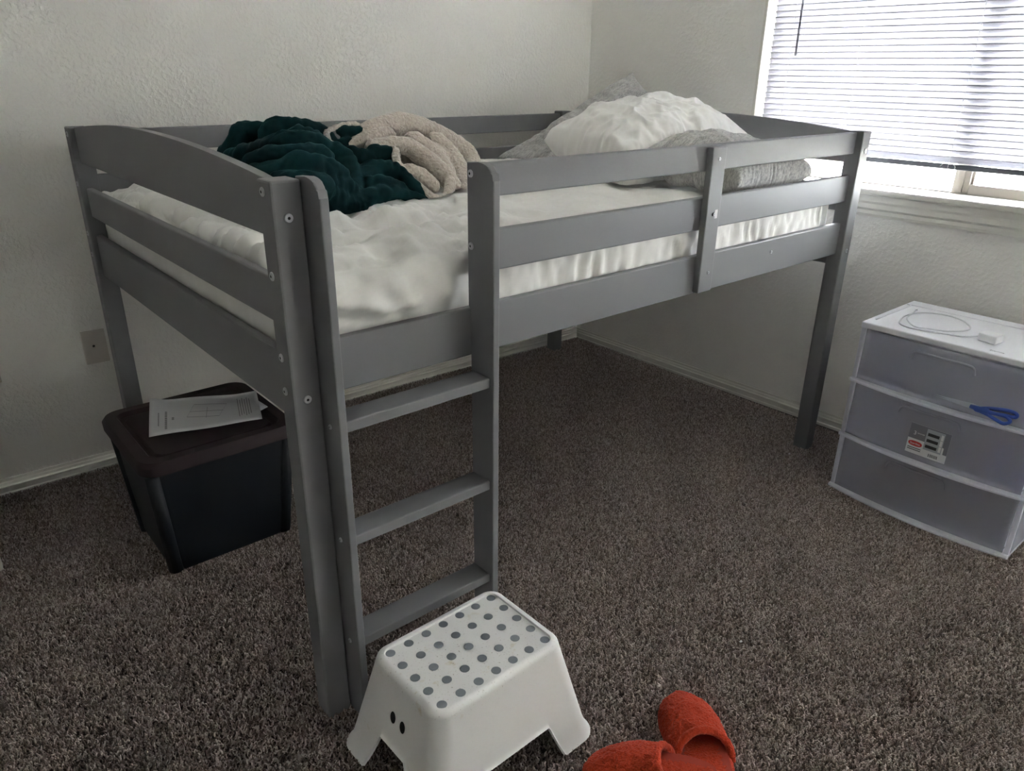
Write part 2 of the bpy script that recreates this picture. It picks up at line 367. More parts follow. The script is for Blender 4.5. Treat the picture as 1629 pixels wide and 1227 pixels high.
# ------------------------------------------------------------------ carpet pile (stuff)
def tuft(seed):
    rnd = random.Random(seed); bm = bmesh.new()
    pts = [Vector((0, 0, 0))]; d = Vector((rnd.uniform(-.4, .4), rnd.uniform(-.4, .4), 1)).normalized()
    for k in range(4):
        pts.append(pts[-1]+d*.0026); d = (d+Vector((rnd.uniform(-1, 1), rnd.uniform(-1, 1), rnd.uniform(-.5, .2)))*.8).normalized()
    tube(bm, pts, [.0011, .0013, .0014, .0013, .0009], 4)
    me = bpy.data.meshes.new('yarn'); bm.to_mesh(me); bm.free(); me.materials.append(M['yarn'])
    for p in me.polygons: p.use_smooth = True
    return bpy.data.objects.new('yarn_tuft_source', me)
tc = bpy.data.collections.new('yarn_sources')
for k in range(5): tc.objects.link(tuft(k))
bm = bmesh.new()
f = bm.faces.new([bm.verts.new(v) for v in ((-1.15, -1.15, .0005), (2.2, -1.15, .0005), (2.216, 1.456, .0005), (-.45, 1.51, .0005), (-.45, 1.05, .0005), (-1.15, 1.05, .0005))])
pile = mesh_obj('carpet_pile', bm, M['carpet_base'], smooth='keep')
tag(pile, 'brown grey speckled cut pile carpet covering the bedroom floor', 'carpet', kind='stuff')
ng = bpy.data.node_groups.new('pile', 'GeometryNodeTree')
ng.interface.new_socket('Geometry', in_out='INPUT', socket_type='NodeSocketGeometry'); ng.interface.new_socket('Geometry', in_out='OUTPUT', socket_type='NodeSocketGeometry')
gi = ng.nodes.new('NodeGroupInput'); go = ng.nodes.new('NodeGroupOutput')
dp = ng.nodes.new('GeometryNodeDistributePointsOnFaces'); dp.inputs['Density'].default_value = 72000
ci = ng.nodes.new('GeometryNodeCollectionInfo'); ci.inputs['Collection'].default_value = tc; ci.inputs['Separate Children'].default_value = True
ip = ng.nodes.new('GeometryNodeInstanceOnPoints'); ip.inputs['Pick Instance'].default_value = True
rr = ng.nodes.new('FunctionNodeRandomValue'); rr.data_type = 'FLOAT_VECTOR'
rr.inputs[0].default_value = (-.45, -.45, 0); rr.inputs[1].default_value = (.45, .45, 6.283)
rs = ng.nodes.new('FunctionNodeRandomValue'); rs.data_type = 'FLOAT'; rs.inputs[2].default_value = .75; rs.inputs[3].default_value = 1.35; rs.inputs['Seed'].default_value = 3
rc = ng.nodes.new('FunctionNodeRandomValue'); rc.data_type = 'FLOAT'; rc.inputs['Seed'].default_value = 9
sa = ng.nodes.new('GeometryNodeStoreNamedAttribute'); sa.domain = 'INSTANCE'; sa.data_type = 'FLOAT'; sa.inputs['Name'].default_value = 'rnd'
L = ng.links.new
L(gi.outputs[0], dp.inputs['Mesh']); L(dp.outputs['Points'], ip.inputs['Points']); L(ci.outputs[0], ip.inputs['Instance'])
L(rr.outputs[0], ip.inputs['Rotation']); L(rs.outputs[1], ip.inputs['Scale']); L(ip.outputs[0], sa.inputs['Geometry']); L(rc.outputs[1], sa.inputs['Value']); L(sa.outputs[0], go.inputs[0])
md = pile.modifiers.new('pile', 'NODES'); md.node_group = ng

# ------------------------------------------------------------------ window blind
blind = empty('window_blind'); blind.matrix_world = WM
tag(blind, 'white mini blind with closed horizontal slats lowered over the bright window', 'blind')
BU0, BU1, BV = WU0+.016, WU1-.03, .058
bm = bmesh.new(); prof = []
for k in range(5):
    q = (k/4-.5); prof.append((q*.0245, .0016*(1-4*q*q)))
th = math.radians(-63)
PR = [(c*math.cos(th)-s*math.sin(th), c*math.sin(th)+s*math.cos(th)) for c, s in prof]
A = [bm.verts.new((BU0, p[0], p[1])) for p in PR]; B = [bm.verts.new((BU1, p[0], p[1])) for p in PR]
A2 = [bm.verts.new((BU0, p[0]-.0004, p[1]+.0002)) for p in PR]; B2 = [bm.verts.new((BU1, p[0]-.0004, p[1]+.0002)) for p in PR]
for k in range(4):
    bm.faces.new((A[k], A[k+1], B[k+1], B[k])); bm.faces.new((A2[k], B2[k], B2[k+1], A2[k+1]))
bm.faces.new((A[0], B[0], B2[0], A2[0])); bm.faces.new((A[4], A2[4], B2[4], B[4]))
slat0 = mesh_obj('slat', bm, M['slat'], blind, smooth=True); z = 1.056; slat0.location = (0, BV, z)
while z < WZ1-.06:
    z += .0203; c = slat0.copy(); COL.objects.link(c); c.parent = blind; c.location = (0, BV, z); c.rotation_euler.x = random.uniform(-.012, .012)
box('bottom_rail', (BU0, BV-.013, 1.026), (BU1, BV+.013, 1.043), M['blind_rail'], blind, bev=.003)
box('head_rail', (BU0, BV-.016, WZ1-.032), (BU1, BV+.016, WZ1-.002), M['blind_rail'], blind, bev=.002)
for u in (.985, 1.25, 1.625, 2.2):
    bm = bmesh.new(); tube(bm, [(u, BV-.0135, 1.03), (u+.0015, BV-.0135, 1.4), (u-.0005, BV-.0135, WZ1-.03)], .0008, 6); mesh_obj('ladder_cord', bm, M['cord'], blind)
bm = bmesh.new(); tube(bm, [(1.012, BV-.022, WZ1-.05), (1.016, BV-.026, 1.378)], .0042, 6); mesh_obj('tilt_wand', bm, M['wand'], blind)
bm = bmesh.new(); tube(bm, smooth_path([(1.60, BV-.0135, 1.034), (1.615, BV-.015, 1.047), (1.635, BV-.015, 1.046), (1.648, BV-.016, 1.036), (1.644, BV-.016, 1.026), (1.63, BV-.015, 1.026)], 5), .0009, 6); mesh_obj('pull_cord', bm, M['cord'], blind)

# ------------------------------------------------------------------ loft bed
HB, WB, PW, PD, LB = 1.1494, 1.4333, .0538, .0525, 2.03
bed = empty('loft_bed', (0, 0, 0)); tag(bed, 'grey painted low wooden loft bed with arched end panel and attached ladder', 'bed')
bolt_me = None
def bolt(c, n, parent, r=.0078, lab=True):
    disc('bolt', c, n, r, .0028, M['metal'], parent); n = Vector(n)
    disc('bolt_socket', Vector(c)+n*.0022, n, r*.33, .0009, M['hole'], parent, 6)
def bolt_s(c, n, parent, r=.0078):
    b = disc('bolt', c, n, r, .0028, M['metal'], parent); return b
posts = []
for (x, y) in ((0, 0), (LB-PW, 0), (0, WB-PD), (LB-PW, WB-PD)):
    p = box('post', (x, y, .001), (x+PW, y+PD, HB), M['bed'], bed, bev=.004, seg=2); posts.append(p)
def bolts(c, n, part, r=.0078):
    b = disc('bolt', c, n, r, .0028, M['metal'], part)
    # dark hex socket in the same piece
    me = b.data; bm = bmesh.new(); bm.from_mesh(me); nn = Vector(n).normalized(); q = nn.to_track_quat('Z', 'Y')
    ring = [bm.verts.new(Vector(c)+q @ Vector((math.cos(k*math.pi/3)*r*.36, math.sin(k*math.pi/3)*r*.36, .0030))) for k in range(6)]
    f_ = bm.faces.new(ring); f_.material_index = 1
    bm.to_mesh(me); bm.free(); me.materials.append(M['hole']); return b
for z in (1.130, .989, .841, .776):
    bolts((0, .030, z), (-1, 0, 0), posts[0]); bolts((0, WB-.030, z), (-1, 0, 0), posts[2])
for z in (1.089, .763):
    bolts((.026, 0, z), (0, -1, 0), posts[0]); bolts((LB-.0235, 0, z), (0, -1, 0), posts[1])
YR = .0207; TH = .0195
def rail(name, z0, z1, y, x0=PW, x1=LB-PW): return box(name, (x0, y, z0), (x1, y+TH, z1), M['bed'], bed, bev=.0035, seg=2)
side = rail('side_rail', .7513, .8574, YR); rail('side_rail', .7513, .8574, WB-YR-TH)
XL = .430
rail('guard_rail', .9267, 1.013, YR, XL); g2 = rail('guard_rail', 1.080, 1.1468, YR, XL)
rail('guard_rail', .9267, 1.013, WB-YR-TH); rail('guard_rail', 1.072, 1.1400, WB-YR-TH)
bolts((1.562, YR, .817), (0, -1, 0), side, .005)
for xe, s in ((.015, 0), (LB-.015-TH, 1)):
    y0, y1 = PD, WB-PD
    box('end_rail', (xe, y0, .7096), (xe+TH, y1, .837), M['bed'], bed, bev=.0035)
    box('end_rail', (xe, y0, .8923), (xe+TH, y1, .9771), M['bed'], bed, bev=.0035)
    top = []
    for k in range(33):
        y = y0+(y1-y0)*k/32; u = (y-(y0+y1)/2)/((y1-y0)/2); top.append((y, 1.1475+.0345*(1-u*u)))
    prism('arched_end_rail', [(y0, 1.0494), (y1, 1.0494)]+top[::-1], 0, xe, xe+TH, M['bed'], bed, bev=.0035)
sp = box('support_post', (1.182, 0.0005, .757), (1.242, YR-.0005, 1.141), M['bed'], bed, bev=.003)
for x, z in ((1.211, 1.112), (1.212, .97), (1.218, .811)): bolts((x, .0005, z), (0, -1, 0), sp, .0045)
tag(box('sticker', (1.2175, -.0001, .958), (1.230, .0006, .981), M['paper'], sp), 'small white sticker')
# ladder
def stringer(x0, x1):
    pts = [(-.057, .001), (.0155, .001), (.0155, .8570), (.0265, .8595), (.0265, 1.1515)]
    for k in range(9):
        a = k/8*math.pi/2
        pts.append((-.010-.040*math.sin(a)*1.0, 1.1540-.020*(1-math.cos(a))))
    pts += [(-.057, 1.124)]
    return prism('ladder_stringer', pts, 0, x0, x1, M['bed'], bed, bev=.0025)
ls = stringer(.0560, .0725); rs_ = stringer(.4135, .4300)
for z in (1.131, .989): bolts((.4135, .014, z), (-1, 0, 0), rs_, .0075)
for z in (.707, .459, .207): bolts((.0560, -.022, z), (-1, 0, 0), ls, .005)
for z in (.719, .471, .219): box('ladder_rung', (.0725, -.046, z-.0225), (.4135, .013, z), M['bed'], bed, bev=.0025)
for k in range(7):
    x = .16+k*.285; box('bed_slat', (x, YR+TH, .765), (x+.07, WB-YR-TH, .783), M['bed'], bed)

# ------------------------------------------------------------------ mattress and pad
def rounded_box(lo, hi, r, step):
    """grid-subdivided box with rounded edges"""
    bm = bmesh.new(); lo = Vector(lo); hi = Vector(hi); n = [max(2, int((hi[i]-lo[i])/step)) for i in range(3)]; cache = {}
    def V(i, j, k):
        key = (i, j, k)
        if key not in cache:
            p = Vector((lo.x+(hi.x-lo.x)*i/n[0], lo.y+(hi.y-lo.y)*j/n[1], lo.z+(hi.z-lo.z)*k/n[2]))
            c = Vector([min(max(p[a], lo[a]+r), hi[a]-r) for a in range(3)]); d = p-c
            if d.length > 1e-9: p = c+d.normalized()*r
            cache[key] = bm.verts.new(p)
        return cache[key]
    for i in range(n[0]):
        for j in range(n[1]):
            bm.faces.new((V(i, j, n[2]), V(i+1, j, n[2]), V(i+1, j+1, n[2]), V(i, j+1, n[2])))
            bm.faces.new((V(i, j, 0), V(i, j+1, 0), V(i+1, j+1, 0), V(i+1, j, 0)))
    for i in range(n[0]):
        for k in range(n[2]):
            bm.faces.new((V(i, 0, k), V(i+1, 0, k), V(i+1, 0, k+1), V(i, 0, k+1)))
            bm.faces.new((V(i, n[1], k), V(i, n[1], k+1), V(i+1, n[1], k+1), V(i+1, n[1], k)))
    for j in range(n[1]):
        for k in range(n[2]):
            bm.faces.new((V(0, j, k), V(0, j, k+1), V(0, j+1, k+1), V(0, j+1, k)))
            bm.faces.new((V(n[0], j, k), V(n[0], j+1, k), V(n[0], j+1, k+1), V(n[0], j, k+1)))
    bm.normal_update(); return bm
matt = mesh_obj('mattress', rounded_box((.056, .062, .786), (1.978, 1.372, .954), .03, .03), M['mattress'], smooth=True)
tag(matt, 'white mattress showing at the window end under the bunched pad', 'mattress')
sst = lambda a, b, x: (lambda t_: t_*t_*(3-2*t_))(min(1, max(0, (x-a)/(b-a))))
# flat sheets that buckle: they give the pad its folds
SX, SY = 1.90, 1.38
def upsample(H, f):
    def cub(A, x):
        i = np.clip(np.floor(x).astype(int), 0, A.shape[0]-2); t = (x-i)[:, None]; g = lambda k: A[np.clip(k, 0, A.shape[0]-1)]
        p0, p1, p2, p3 = g(i-1), g(i), g(i+1), g(i+2)
        return .5*(2*p1+(-p0+p2)*t+(2*p0-5*p1+4*p2-p3)*t**2+(-p0+3*p1-3*p2+p3)*t**3)
    n, m_ = H.shape
    return cub(cub(H, np.linspace(0, n-1, (n-1)*f+1)).T, np.linspace(0, m_-1, (m_-1)*f+1)).T
def fold_sheet(N, f, growth, bend, off):
    nx, ny = N; V = lambda i, j: i*(ny+1)+j; fs = []
    for i in range(nx):
        for j in range(ny):
            q = (V(i, j), V(i+1, j), V(i+1, j+1), V(i, j+1)); fs += [(q[0], q[1], q[2]), (q[0], q[2], q[3])] if (i+j) % 2 else [(q[0], q[1], q[3]), (q[1], q[2], q[3])]
    me = bpy.data.meshes.new('fold_sheet'); me.from_pydata([(off+i/nx*SX, off+j/ny*SY, 0) for i in range(nx+1) for j in range(ny+1)], [], fs); me.update(calc_edges=True)
    crumple(me, growth, 220, 0, bend, 1, .012, 6)
    Hh = np.array([v.co.z for v in me.vertices]).reshape(nx+1, ny+1); bpy.data.meshes.remove(me); return upsample(Hh, f)
def pad_growth(off, g0, g1):
    def g(mid, dr):
        f = 1/(1+np.exp((mid[:, 0]-off-.72)/.07)); ang = np.array([1.1*noise.noise(Vector((m_[0]*1.6, m_[1]*1.6, off))) for m_ in mid])*2.6+.7
        return (g0*(1-f)+g1*f)*(.35+.8*np.abs(dr[:, 0]*np.cos(ang)+dr[:, 1]*np.sin(ang)))
    return g
HG = fold_sheet((48, 36), 4, pad_growth(0, .006, .085), .045, 0)+.45*fold_sheet((96, 72), 2, pad_growth(3, .02, .06), .03, 3)
NXs, NYs = HG.shape[0]-1, HG.shape[1]-1
HG *= 2.4; HG = np.where(HG < -.004, -.004+(HG+.004)*.25, HG)

def height(x, y):
    fx = min(max(x/SX*NXs, 0), NXs-1e-6); fy = min(max(y/SY*NYs, 0), NYs-1e-6); i, j = int(fx), int(fy); u, v = fx-i, fy-j
    return float(HG[i, j]*(1-u)*(1-v)+HG[i+1, j]*u*(1-v)+HG[i, j+1]*(1-u)*v+HG[i+1, j+1]*u*v)
bm = rounded_box((.043, .0465, .790), (1.90, 1.384, .976), .034, .0092)
sst = lambda a, b, x: (lambda t_: t_*t_*(3-2*t_))(min(1, max(0, (x-a)/(b-a))))
for v in bm.verts:
    p = v.co.copy(); nrm = v.normal.copy()
    up = max(0, nrm.z)
    foot = 1-sst(.45, 1.05, p.x)
    d = height(p.x, p.y); w = Vector((p.x, p.y, 0)); w += Vector((fbm(w, 3, 2), fbm(w+Vector((7, 2, 0)), 3, 2), 0))*.12
    d += (ridge((w.x, w.y*1.5, .3), 4.6, 3)-.45)*(.006+.034*foot)
    d += (ridge((w.x*1.6, w.y, 2.3), 10, 2)-.5)*(.004+.013*foot)
    # quilting channels
    ph = math.sin(p.x*21+.8*math.sin(p.y*9))*math.sin(p.y*21+.8*math.sin(p.x*9))
    d -= .0045*math.exp(-(ph/.10)**2)
    d += .004*foot-.006
    sd = (ridge((p.x*2.4, p.z*.9+.25*p.x, 1.1), 9, 3)-.45)*.013+(fbm((p.x, p.z*.4, 4), 26, 2))*.005
    if abs(nrm.x) > .7: sd = (ridge((.3, p.y*2, p.z), 7, 3)-.5)*.006
    if nrm.y < -.5 and .075 < p.x < .415:                # puffs out through the ladder opening
        k = math.sin((p.x-.075)/.34*math.pi)**.7; hh = sst(.86, .90, p.z)*(1-sst(.93, .975, p.z)); sd = max(-.006, height(p.x*1.5+.1, p.z*1.9-.9+p.x*.4))*.75+.022*k*hh+.003
    elif nrm.y < -.5: sd = min(sd, .0045)
    up2 = sst(.2, .9, up)
    if p.y < .12 and up > .25: d -= .011*math.exp(-((p.y-.078)/.008)**2)-.003*math.sin(p.x*330+6*fbm(p, 20, 1))*math.exp(-((p.y-.085)/.016)**2)
    edge = math.exp(-((p.y-.05)/.06)**2)*foot
    v.co = p+nrm*(d*up2*(1-.3*edge)+sd*(1-up2))
    if nrm.z < -.5: v.co = p
    q = v.co                                             # stays behind the rails
    if q.y < .2 and (q.z < .866 or not .074 < q.x < .412): q.y = max(q.y, .0425)
    q.x = max(q.x, .0365); q.y = min(q.y, 1.391)
bmesh.ops.delete(bm, geom=[f_ for f_ in bm.faces if f_.calc_center_median().z < .7905 or (f_.normal.x > .8 and f_.calc_center_median().x > 1.885)], context='FACES')
pad = mesh_obj('mattress_pad', bm, M['pad'], smooth='keep')
for p_ in pad.data.polygons: p_.use_smooth = True
tag(pad, 'wrinkled white quilted mattress pad covering the mattress on the bed', 'mattress pad')
# top edge seam piping along the front
bm = bmesh.new()

# ------------------------------------------------------------------ blanket
def rest(me, M4=None):
    """let soft things rest on the pad and stay inside the rails"""
    M4 = M4 or Matrix.Identity(4); Mi = M4.inverted()
    for v in me.vertices:
        p = M4 @ v.co; zf = .9765+height(p.x, p.y)+.012*max(0, 1-p.x/1.0)+.006
        if p.z < zf: p.z = zf+.15*max(-.04, p.z-zf)*0
        if p.z < 1.19: p.x = min(p.x, 1.988); p.y = min(max(p.y, .046), 1.388)
        v.co = Mi @ p
def lobes(name, LS, material, parent=None, voxel=.006, disp=.008, fs=16, curl=0.0, sm=3, grow=.1):
    bm = bmesh.new()
    for l in LS:
        pts = smooth_path([p[:3] for p in l], 6) if len(l) > 1 else [l[0][:3]]
        n = len(pts); rads = []
        for i in range(n):
            q = i/(n-1)*(len(l)-1); k = min(int(q), len(l)-2); rads.append(l[k][3]*(1-(q-k))+l[k+1][3]*(q-k))
        # rounded ends
        a = pts[0]-(pts[1]-pts[0]).normalized()*rads[0]*.7; b = pts[-1]+(pts[-1]-pts[-2]).normalized()*rads[-1]*.7
        tube(bm, [a]+pts+[b], [rads[0]*.45]+rads+[rads[-1]*.45], 14)
    me = bpy.data.meshes.new(name); bm.to_mesh(me); bm.free()
    o = bpy.data.objects.new(name, me); COL.objects.link(o)
    r = o.modifiers.new('r', 'REMESH'); r.mode = 'VOXEL'; r.voxel_size = voxel
    s = o.modifiers.new('s', 'SMOOTH'); s.factor = .5; s.iterations = sm
    bpy.context.view_layer.update()
    me2 = bpy.data.meshes.new_from_object(o.evaluated_get(bpy.context.evaluated_depsgraph_get()))
    o.modifiers.clear(); o.data = me2
    me2.update(); crumple(me2, grow, 60, .02, .25, 2, .0015, 20, .6); me2.update(); nr = [Vector(v.normal) for v in me2.vertices]
    for v, n_ in zip(me2.vertices, nr):
        p = Vector(v.co); w = p+Vector((fbm(p, 7, 2), fbm(p+Vector((5, 0, 0)), 7, 2), fbm(p+Vector((0, 9, 0)), 7, 2)))*.05
        q_ = Vector((w.x*.8+w.y*.6, (w.y*.8-w.x*.6)*1.9, w.z*1.5))
        d = (abs(noise.noise(q_*fs))*2-.35+abs(noise.noise(q_*fs*2.3+Vector((4, 4, 4))))*.5)*disp
        if curl: d += (noise.noise(p*190)*.6+noise.noise(p*95)*.7)*curl
        v.co = p+n_*d
    rest(me2); me2.materials.clear(); me2.materials.append(material)
    for p_ in me2.polygons: p_.use_smooth = True
    if parent: o.parent = parent
    return o
teal = [
  [ (0.296,0.980,1.092,0.024), (0.331,0.980,1.113,0.030), (0.349,0.980,1.146,0.030), (0.378,0.970,1.149,0.028), (0.402,0.950,1.146,0.028) ],
  [ (0.388,0.900,1.116,0.030), (0.410,0.900,1.155,0.034), (0.423,0.900,1.174,0.022) ],
  [ (0.423,0.900,1.168,0.024), (0.473,0.900,1.156,0.032), (0.539,0.900,1.143,0.030), (0.567,0.880,1.121,0.024) ],
  [ (0.447,0.850,1.134,0.040), (0.488,0.820,1.124,0.035) ],
  [ (0.290,0.930,1.086,0.020), (0.338,0.820,1.112,0.030), (0.386,0.770,1.130,0.034), (0.444,0.750,1.128,0.034), (0.477,0.730,1.107,0.030) ],
  [ (0.263,0.720,1.091,0.028), (0.313,0.680,1.104,0.034), (0.366,0.650,1.106,0.036), (0.426,0.650,1.103,0.034) ],
  [ (0.501,0.740,1.110,0.026), (0.506,0.690,1.090,0.030), (0.498,0.640,1.048,0.028), (0.478,0.600,1.017,0.024) ],
  [ (0.226,0.620,1.069,0.035), (0.280,0.585,1.082,0.034), (0.321,0.570,1.096,0.034), (0.384,0.570,1.088,0.030), (0.436,0.585,1.065,0.026) ],
  [ (0.244,0.540,1.055,0.040), (0.298,0.520,1.059,0.035), (0.359,0.530,1.047,0.035) ],
  [ (0.360,0.555,1.068,0.018), (0.398,0.555,1.056,0.016), (0.448,0.565,1.041,0.018), (0.460,0.570,1.021,0.015) ],
  [ (0.349,0.545,1.041,0.018), (0.383,0.545,1.034,0.016), (0.424,0.550,1.020,0.016) ],
  [ (0.567,0.780,1.086,0.030), (0.613,0.760,1.079,0.028), (0.651,0.770,1.089,0.026), (0.707,0.770,1.086,0.022) ],
  [ (0.514,0.650,1.043,0.026), (0.583,0.670,1.057,0.030), (0.642,0.670,1.048,0.030), (0.676,0.650,1.020,0.026), (0.715,0.610,0.976,0.010) ],
  [ (0.513,0.620,1.023,0.030), (0.580,0.620,1.023,0.030), (0.636,0.615,1.005,0.022) ],
  [ (0.369,0.545,1.002,0.022), (0.463,0.565,1.002,0.024), (0.578,0.590,1.007,0.024), (0.703,0.605,0.976,0.010) ],
  [ (0.367,0.540,0.990,0.014), (0.416,0.550,0.984,0.014), (0.488,0.565,0.987,0.014) ],
  [ (0.380,0.560,1.014,0.030), (0.467,0.590,1.018,0.030) ],
  [ (0.599,0.880,1.146,0.013), (0.636,0.880,1.146,0.016), (0.672,0.880,1.152,0.007) ],
  [ (0.616,0.870,1.120,0.020), (0.589,0.850,1.100,0.020) ],
  [(0.30,0.75,1.01,0.045), (0.42,0.70,1.01,0.06), (0.55,0.75,1.01,0.055), (0.66,0.76,1.01,0.045)],
  [(0.34,0.95,1.02,0.05), (0.45,0.88,1.04,0.075), (0.58,0.88,1.04,0.07), (0.68,0.84,1.03,.05)],
]
sherpa = [
  [ (0.627,0.880,1.092,0.026), (0.688,0.900,1.130,0.030), (0.771,0.920,1.151,0.034), (0.846,0.930,1.156,0.036), (0.921,0.930,1.140,0.034), (1.002,0.920,1.104,0.034), (1.063,0.900,1.063,0.034), (1.071,0.870,1.033,0.030), (1.020,0.830,1.000,0.030) ],
  [ (0.611,0.850,1.102,0.016), (0.664,0.840,1.130,0.018), (0.730,0.840,1.140,0.018), (0.740,0.830,1.126,0.015), (0.682,0.820,1.112,0.014) ],
  [ (0.653,0.800,1.107,0.022), (0.758,0.790,1.107,0.026), (0.797,0.760,1.080,0.028), (0.826,0.710,1.038,0.030), (0.851,0.670,0.993,0.026) ],
  [ (0.708,0.760,1.101,0.012), (0.687,0.710,1.061,0.011), (0.701,0.650,1.018,0.011), (0.725,0.600,0.984,0.012), (0.757,0.590,0.973,0.012) ],
  [ (0.915,0.860,1.107,0.035), (0.946,0.820,1.061,0.036), (0.942,0.760,1.019,0.030), (0.911,0.700,0.981,0.022) ],
  [ (0.820,0.840,1.113,0.035), (0.860,0.790,1.068,0.036), (0.872,0.730,1.018,0.030) ],
  [ (0.831,0.660,1.010,0.016), (0.804,0.630,0.989,0.016), (0.773,0.600,0.972,0.013) ],
  [ (0.891,0.680,0.994,0.014), (0.888,0.660,0.978,0.013), (0.866,0.640,0.958,0.012) ],
  [ (0.703,0.700,1.051,0.018), (0.739,0.680,1.033,0.024), (0.765,0.650,1.002,0.022) ],
  [ (0.547,0.860,1.149,0.008), (0.545,0.850,1.126,0.011), (0.558,0.840,1.106,0.013), (0.572,0.820,1.093,0.013) ],
  [ (0.547,0.860,1.149,0.008), (0.606,0.890,1.162,0.008), (0.657,0.900,1.165,0.008), (0.683,0.900,1.156,0.006) ],
  [(0.74,0.88,1.04,0.06), (0.86,0.84,1.04,0.075), (0.95,0.84,1.02,0.055)],
]
bl = empty('blanket', (.62, .8, .985)); tag(bl, 'crumpled dark teal plush blanket with cream sherpa lining heaped on the bed', 'blanket')
for nm, LS, mt, kw in (('plush_side', teal, M['teal'], dict(disp=.0045, fs=18, voxel=.005, sm=4, grow=.10)), ('sherpa_lining', sherpa, M['sherpa'], dict(disp=.002, fs=13, curl=.0022, voxel=.005, sm=4, grow=.10))):
    o = lobes(nm, LS, mt, None, **kw); o.parent = bl; o.matrix_parent_inverse = Matrix.Translation(-bl.location)
    tag(o, 'dark teal plush face' if nm == 'plush_side' else 'cream curly sherpa face')

# ------------------------------------------------------------------ pillows
def pillow(name, A, ex, ey, ez, w, h, t, material, seed=0, wr=.010, ear=.04, bend=0.0, sag=0.0, aniso=(1, 3), pg=.15):
    bm = bmesh.new(); NX, NY = 38, 26; rows = {}
    for s in (1, -1):
        for i in range(NX+1):
            for j in range(NY+1):
                a = i/NX*2-1; b = j/NY*2-1
                if s < 0 and (i in (0, NX) or j in (0, NY)): rows[(s, i, j)] = rows[(1, i, j)]; continue
                e = max(0, (1-abs(a)**3.2))*max(0, (1-abs(b)**3.2))
                pinch = 1-.055*(1-a*a)*abs(b)**4; pinch2 = 1-.07*(1-b*b)*abs(a)**4
                x = a*w/2*pinch2*(1+ear*(abs(a*b))**5); y = b*h/2*pinch*(1+ear*(abs(a*b))**5)
                z = s*t/2*e**.42
                p = Vector((x, y, z)); q = p+Vector((seed*3.1, seed*1.7, s*.4))
                w_ = q+Vector((fbm(q, 5, 2), fbm(q+Vector((3, 3, 0)), 5, 2), 0))*.06
                d = (ridge((w_.x*aniso[0], w_.y*aniso[1], w_.z), 5, 1)-.5)*wr*.5
                z += s*d*min(1, e*3)+bend*(a*a-.3)+(fbm(q, 4, 2)*.012*wr/.01)*min(1, e*4)
                z += sag*(1-abs(a))*b
                rows[(s, i, j)] = bm.verts.new((x, y, z))
    for s in (1, -1):
        for i in range(NX):
            for j in range(NY):
                f_ = [rows[(s, i, j)], rows[(s, i+1, j)], rows[(s, i+1, j+1)], rows[(s, i, j+1)]]
                f_ = f_ if s > 0 else f_[::-1]
                if (i+j) % 2: bm.faces.new(f_[:3]); bm.faces.new((f_[0], f_[2], f_[3]))
                else: bm.faces.new((f_[0], f_[1], f_[3])); bm.faces.new(f_[1:])
    ex = Vector(ex).normalized(); ez = Vector(ez); ez = (ez-ex*ez.dot(ex)).normalized(); ey = ez.cross(ex)
    M4 = Matrix.Identity(4)
    for k, ax in enumerate((ex, ey, ez)):
        for r_ in range(3): M4[r_][k] = ax[r_]
    M4.translation = Vector(A)
    o = mesh_obj(name, bm, material, smooth=True); o.data.update(); crumple(o.data, pg, 160, .002, .03, 1, .006, 9, .6)
    md_ = o.modifiers.new('s', 'SUBSURF'); md_.levels = md_.render_levels = 2
    bpy.context.view_layer.update(); me2 = bpy.data.meshes.new_from_object(o.evaluated_get(bpy.context.evaluated_depsgraph_get())); o.modifiers.clear(); o.data = me2
    rest(me2, M4)
    for p_ in me2.polygons: p_.use_smooth = True
    o.matrix_world = M4; return o
p1 = pillow('pillow', (1.845, 1.02, 1.05), (.50, -.14, .27), None, (-.30, -.42, .85), .64, .40, .14, M['pillow_grey'], 1, .012, .10)
tag(p1, 'heather grey pillow leaning at the back with one corner pointing up', 'pillow', 'grey pillows on the bed')
p2 = pillow('pillow', (1.665, .62, 1.085), (.9, -.15, .10), None, (-.10, -.14, .97), .56, .44, .25, M['pillow_white'], 2, .016, .0, aniso=(2.4, 1.2))
tag(p2, 'puffy crumpled white pillow lying between the two grey pillows', 'pillow')
p3 = pillow('pillow', (1.60, .245, 1.052), (.98, -.06, .02), None, (0, -.10, .98), .34, .36, .17, M['pillow_grey'], 3, .010, .08, aniso=(1, 3.4))
tag(p3, 'heather grey pillow lying flat behind the front guard rail', 'pillow', 'grey pillows on the bed')

# ------------------------------------------------------------------ step stool
stool = empty('step_stool', (.2090, -.2320, .010), math.radians(.9)); tag(stool, 'white plastic step stool with grey dotted top in front of the ladder', 'stool')
SH = .242
def rr_pt(hx, hy, r, t_):
    """point on a rounded rectangle, t_ in 0..1, with its side"""
    segs = []; 
    per = [2*(hx-r), math.pi*r/2, 2*(hy-r), math.pi*r/2]*2; tot = sum(per); s = (t_ % 1)*tot
    # start at (+? ) bottom side going +x at y=-hy
    corners = [((-hx+r, -hy), (1, 0)), ((hx-r, -hy+r), 0), ((hx, -hy+r), (0, 1)), ((hx-r, hy-r), 1), ((hx-r, hy), (-1, 0)), ((-hx+r, hy-r), 2), ((-hx, hy-r), (0, -1)), ((-hx+r, -hy+r), 3)]
    for k in range(8):
        if s <= per[k] or k == 7:
            if k % 2 == 0:
                (p, d) = corners[k]; return (p[0]+d[0]*s, p[1]+d[1]*s)
            c, q = corners[k]; a = -math.pi/2+q*math.pi/2+s/r; return (c[0]+r*math.cos(a), c[1]+r*math.sin(a))
        s -= per[k]
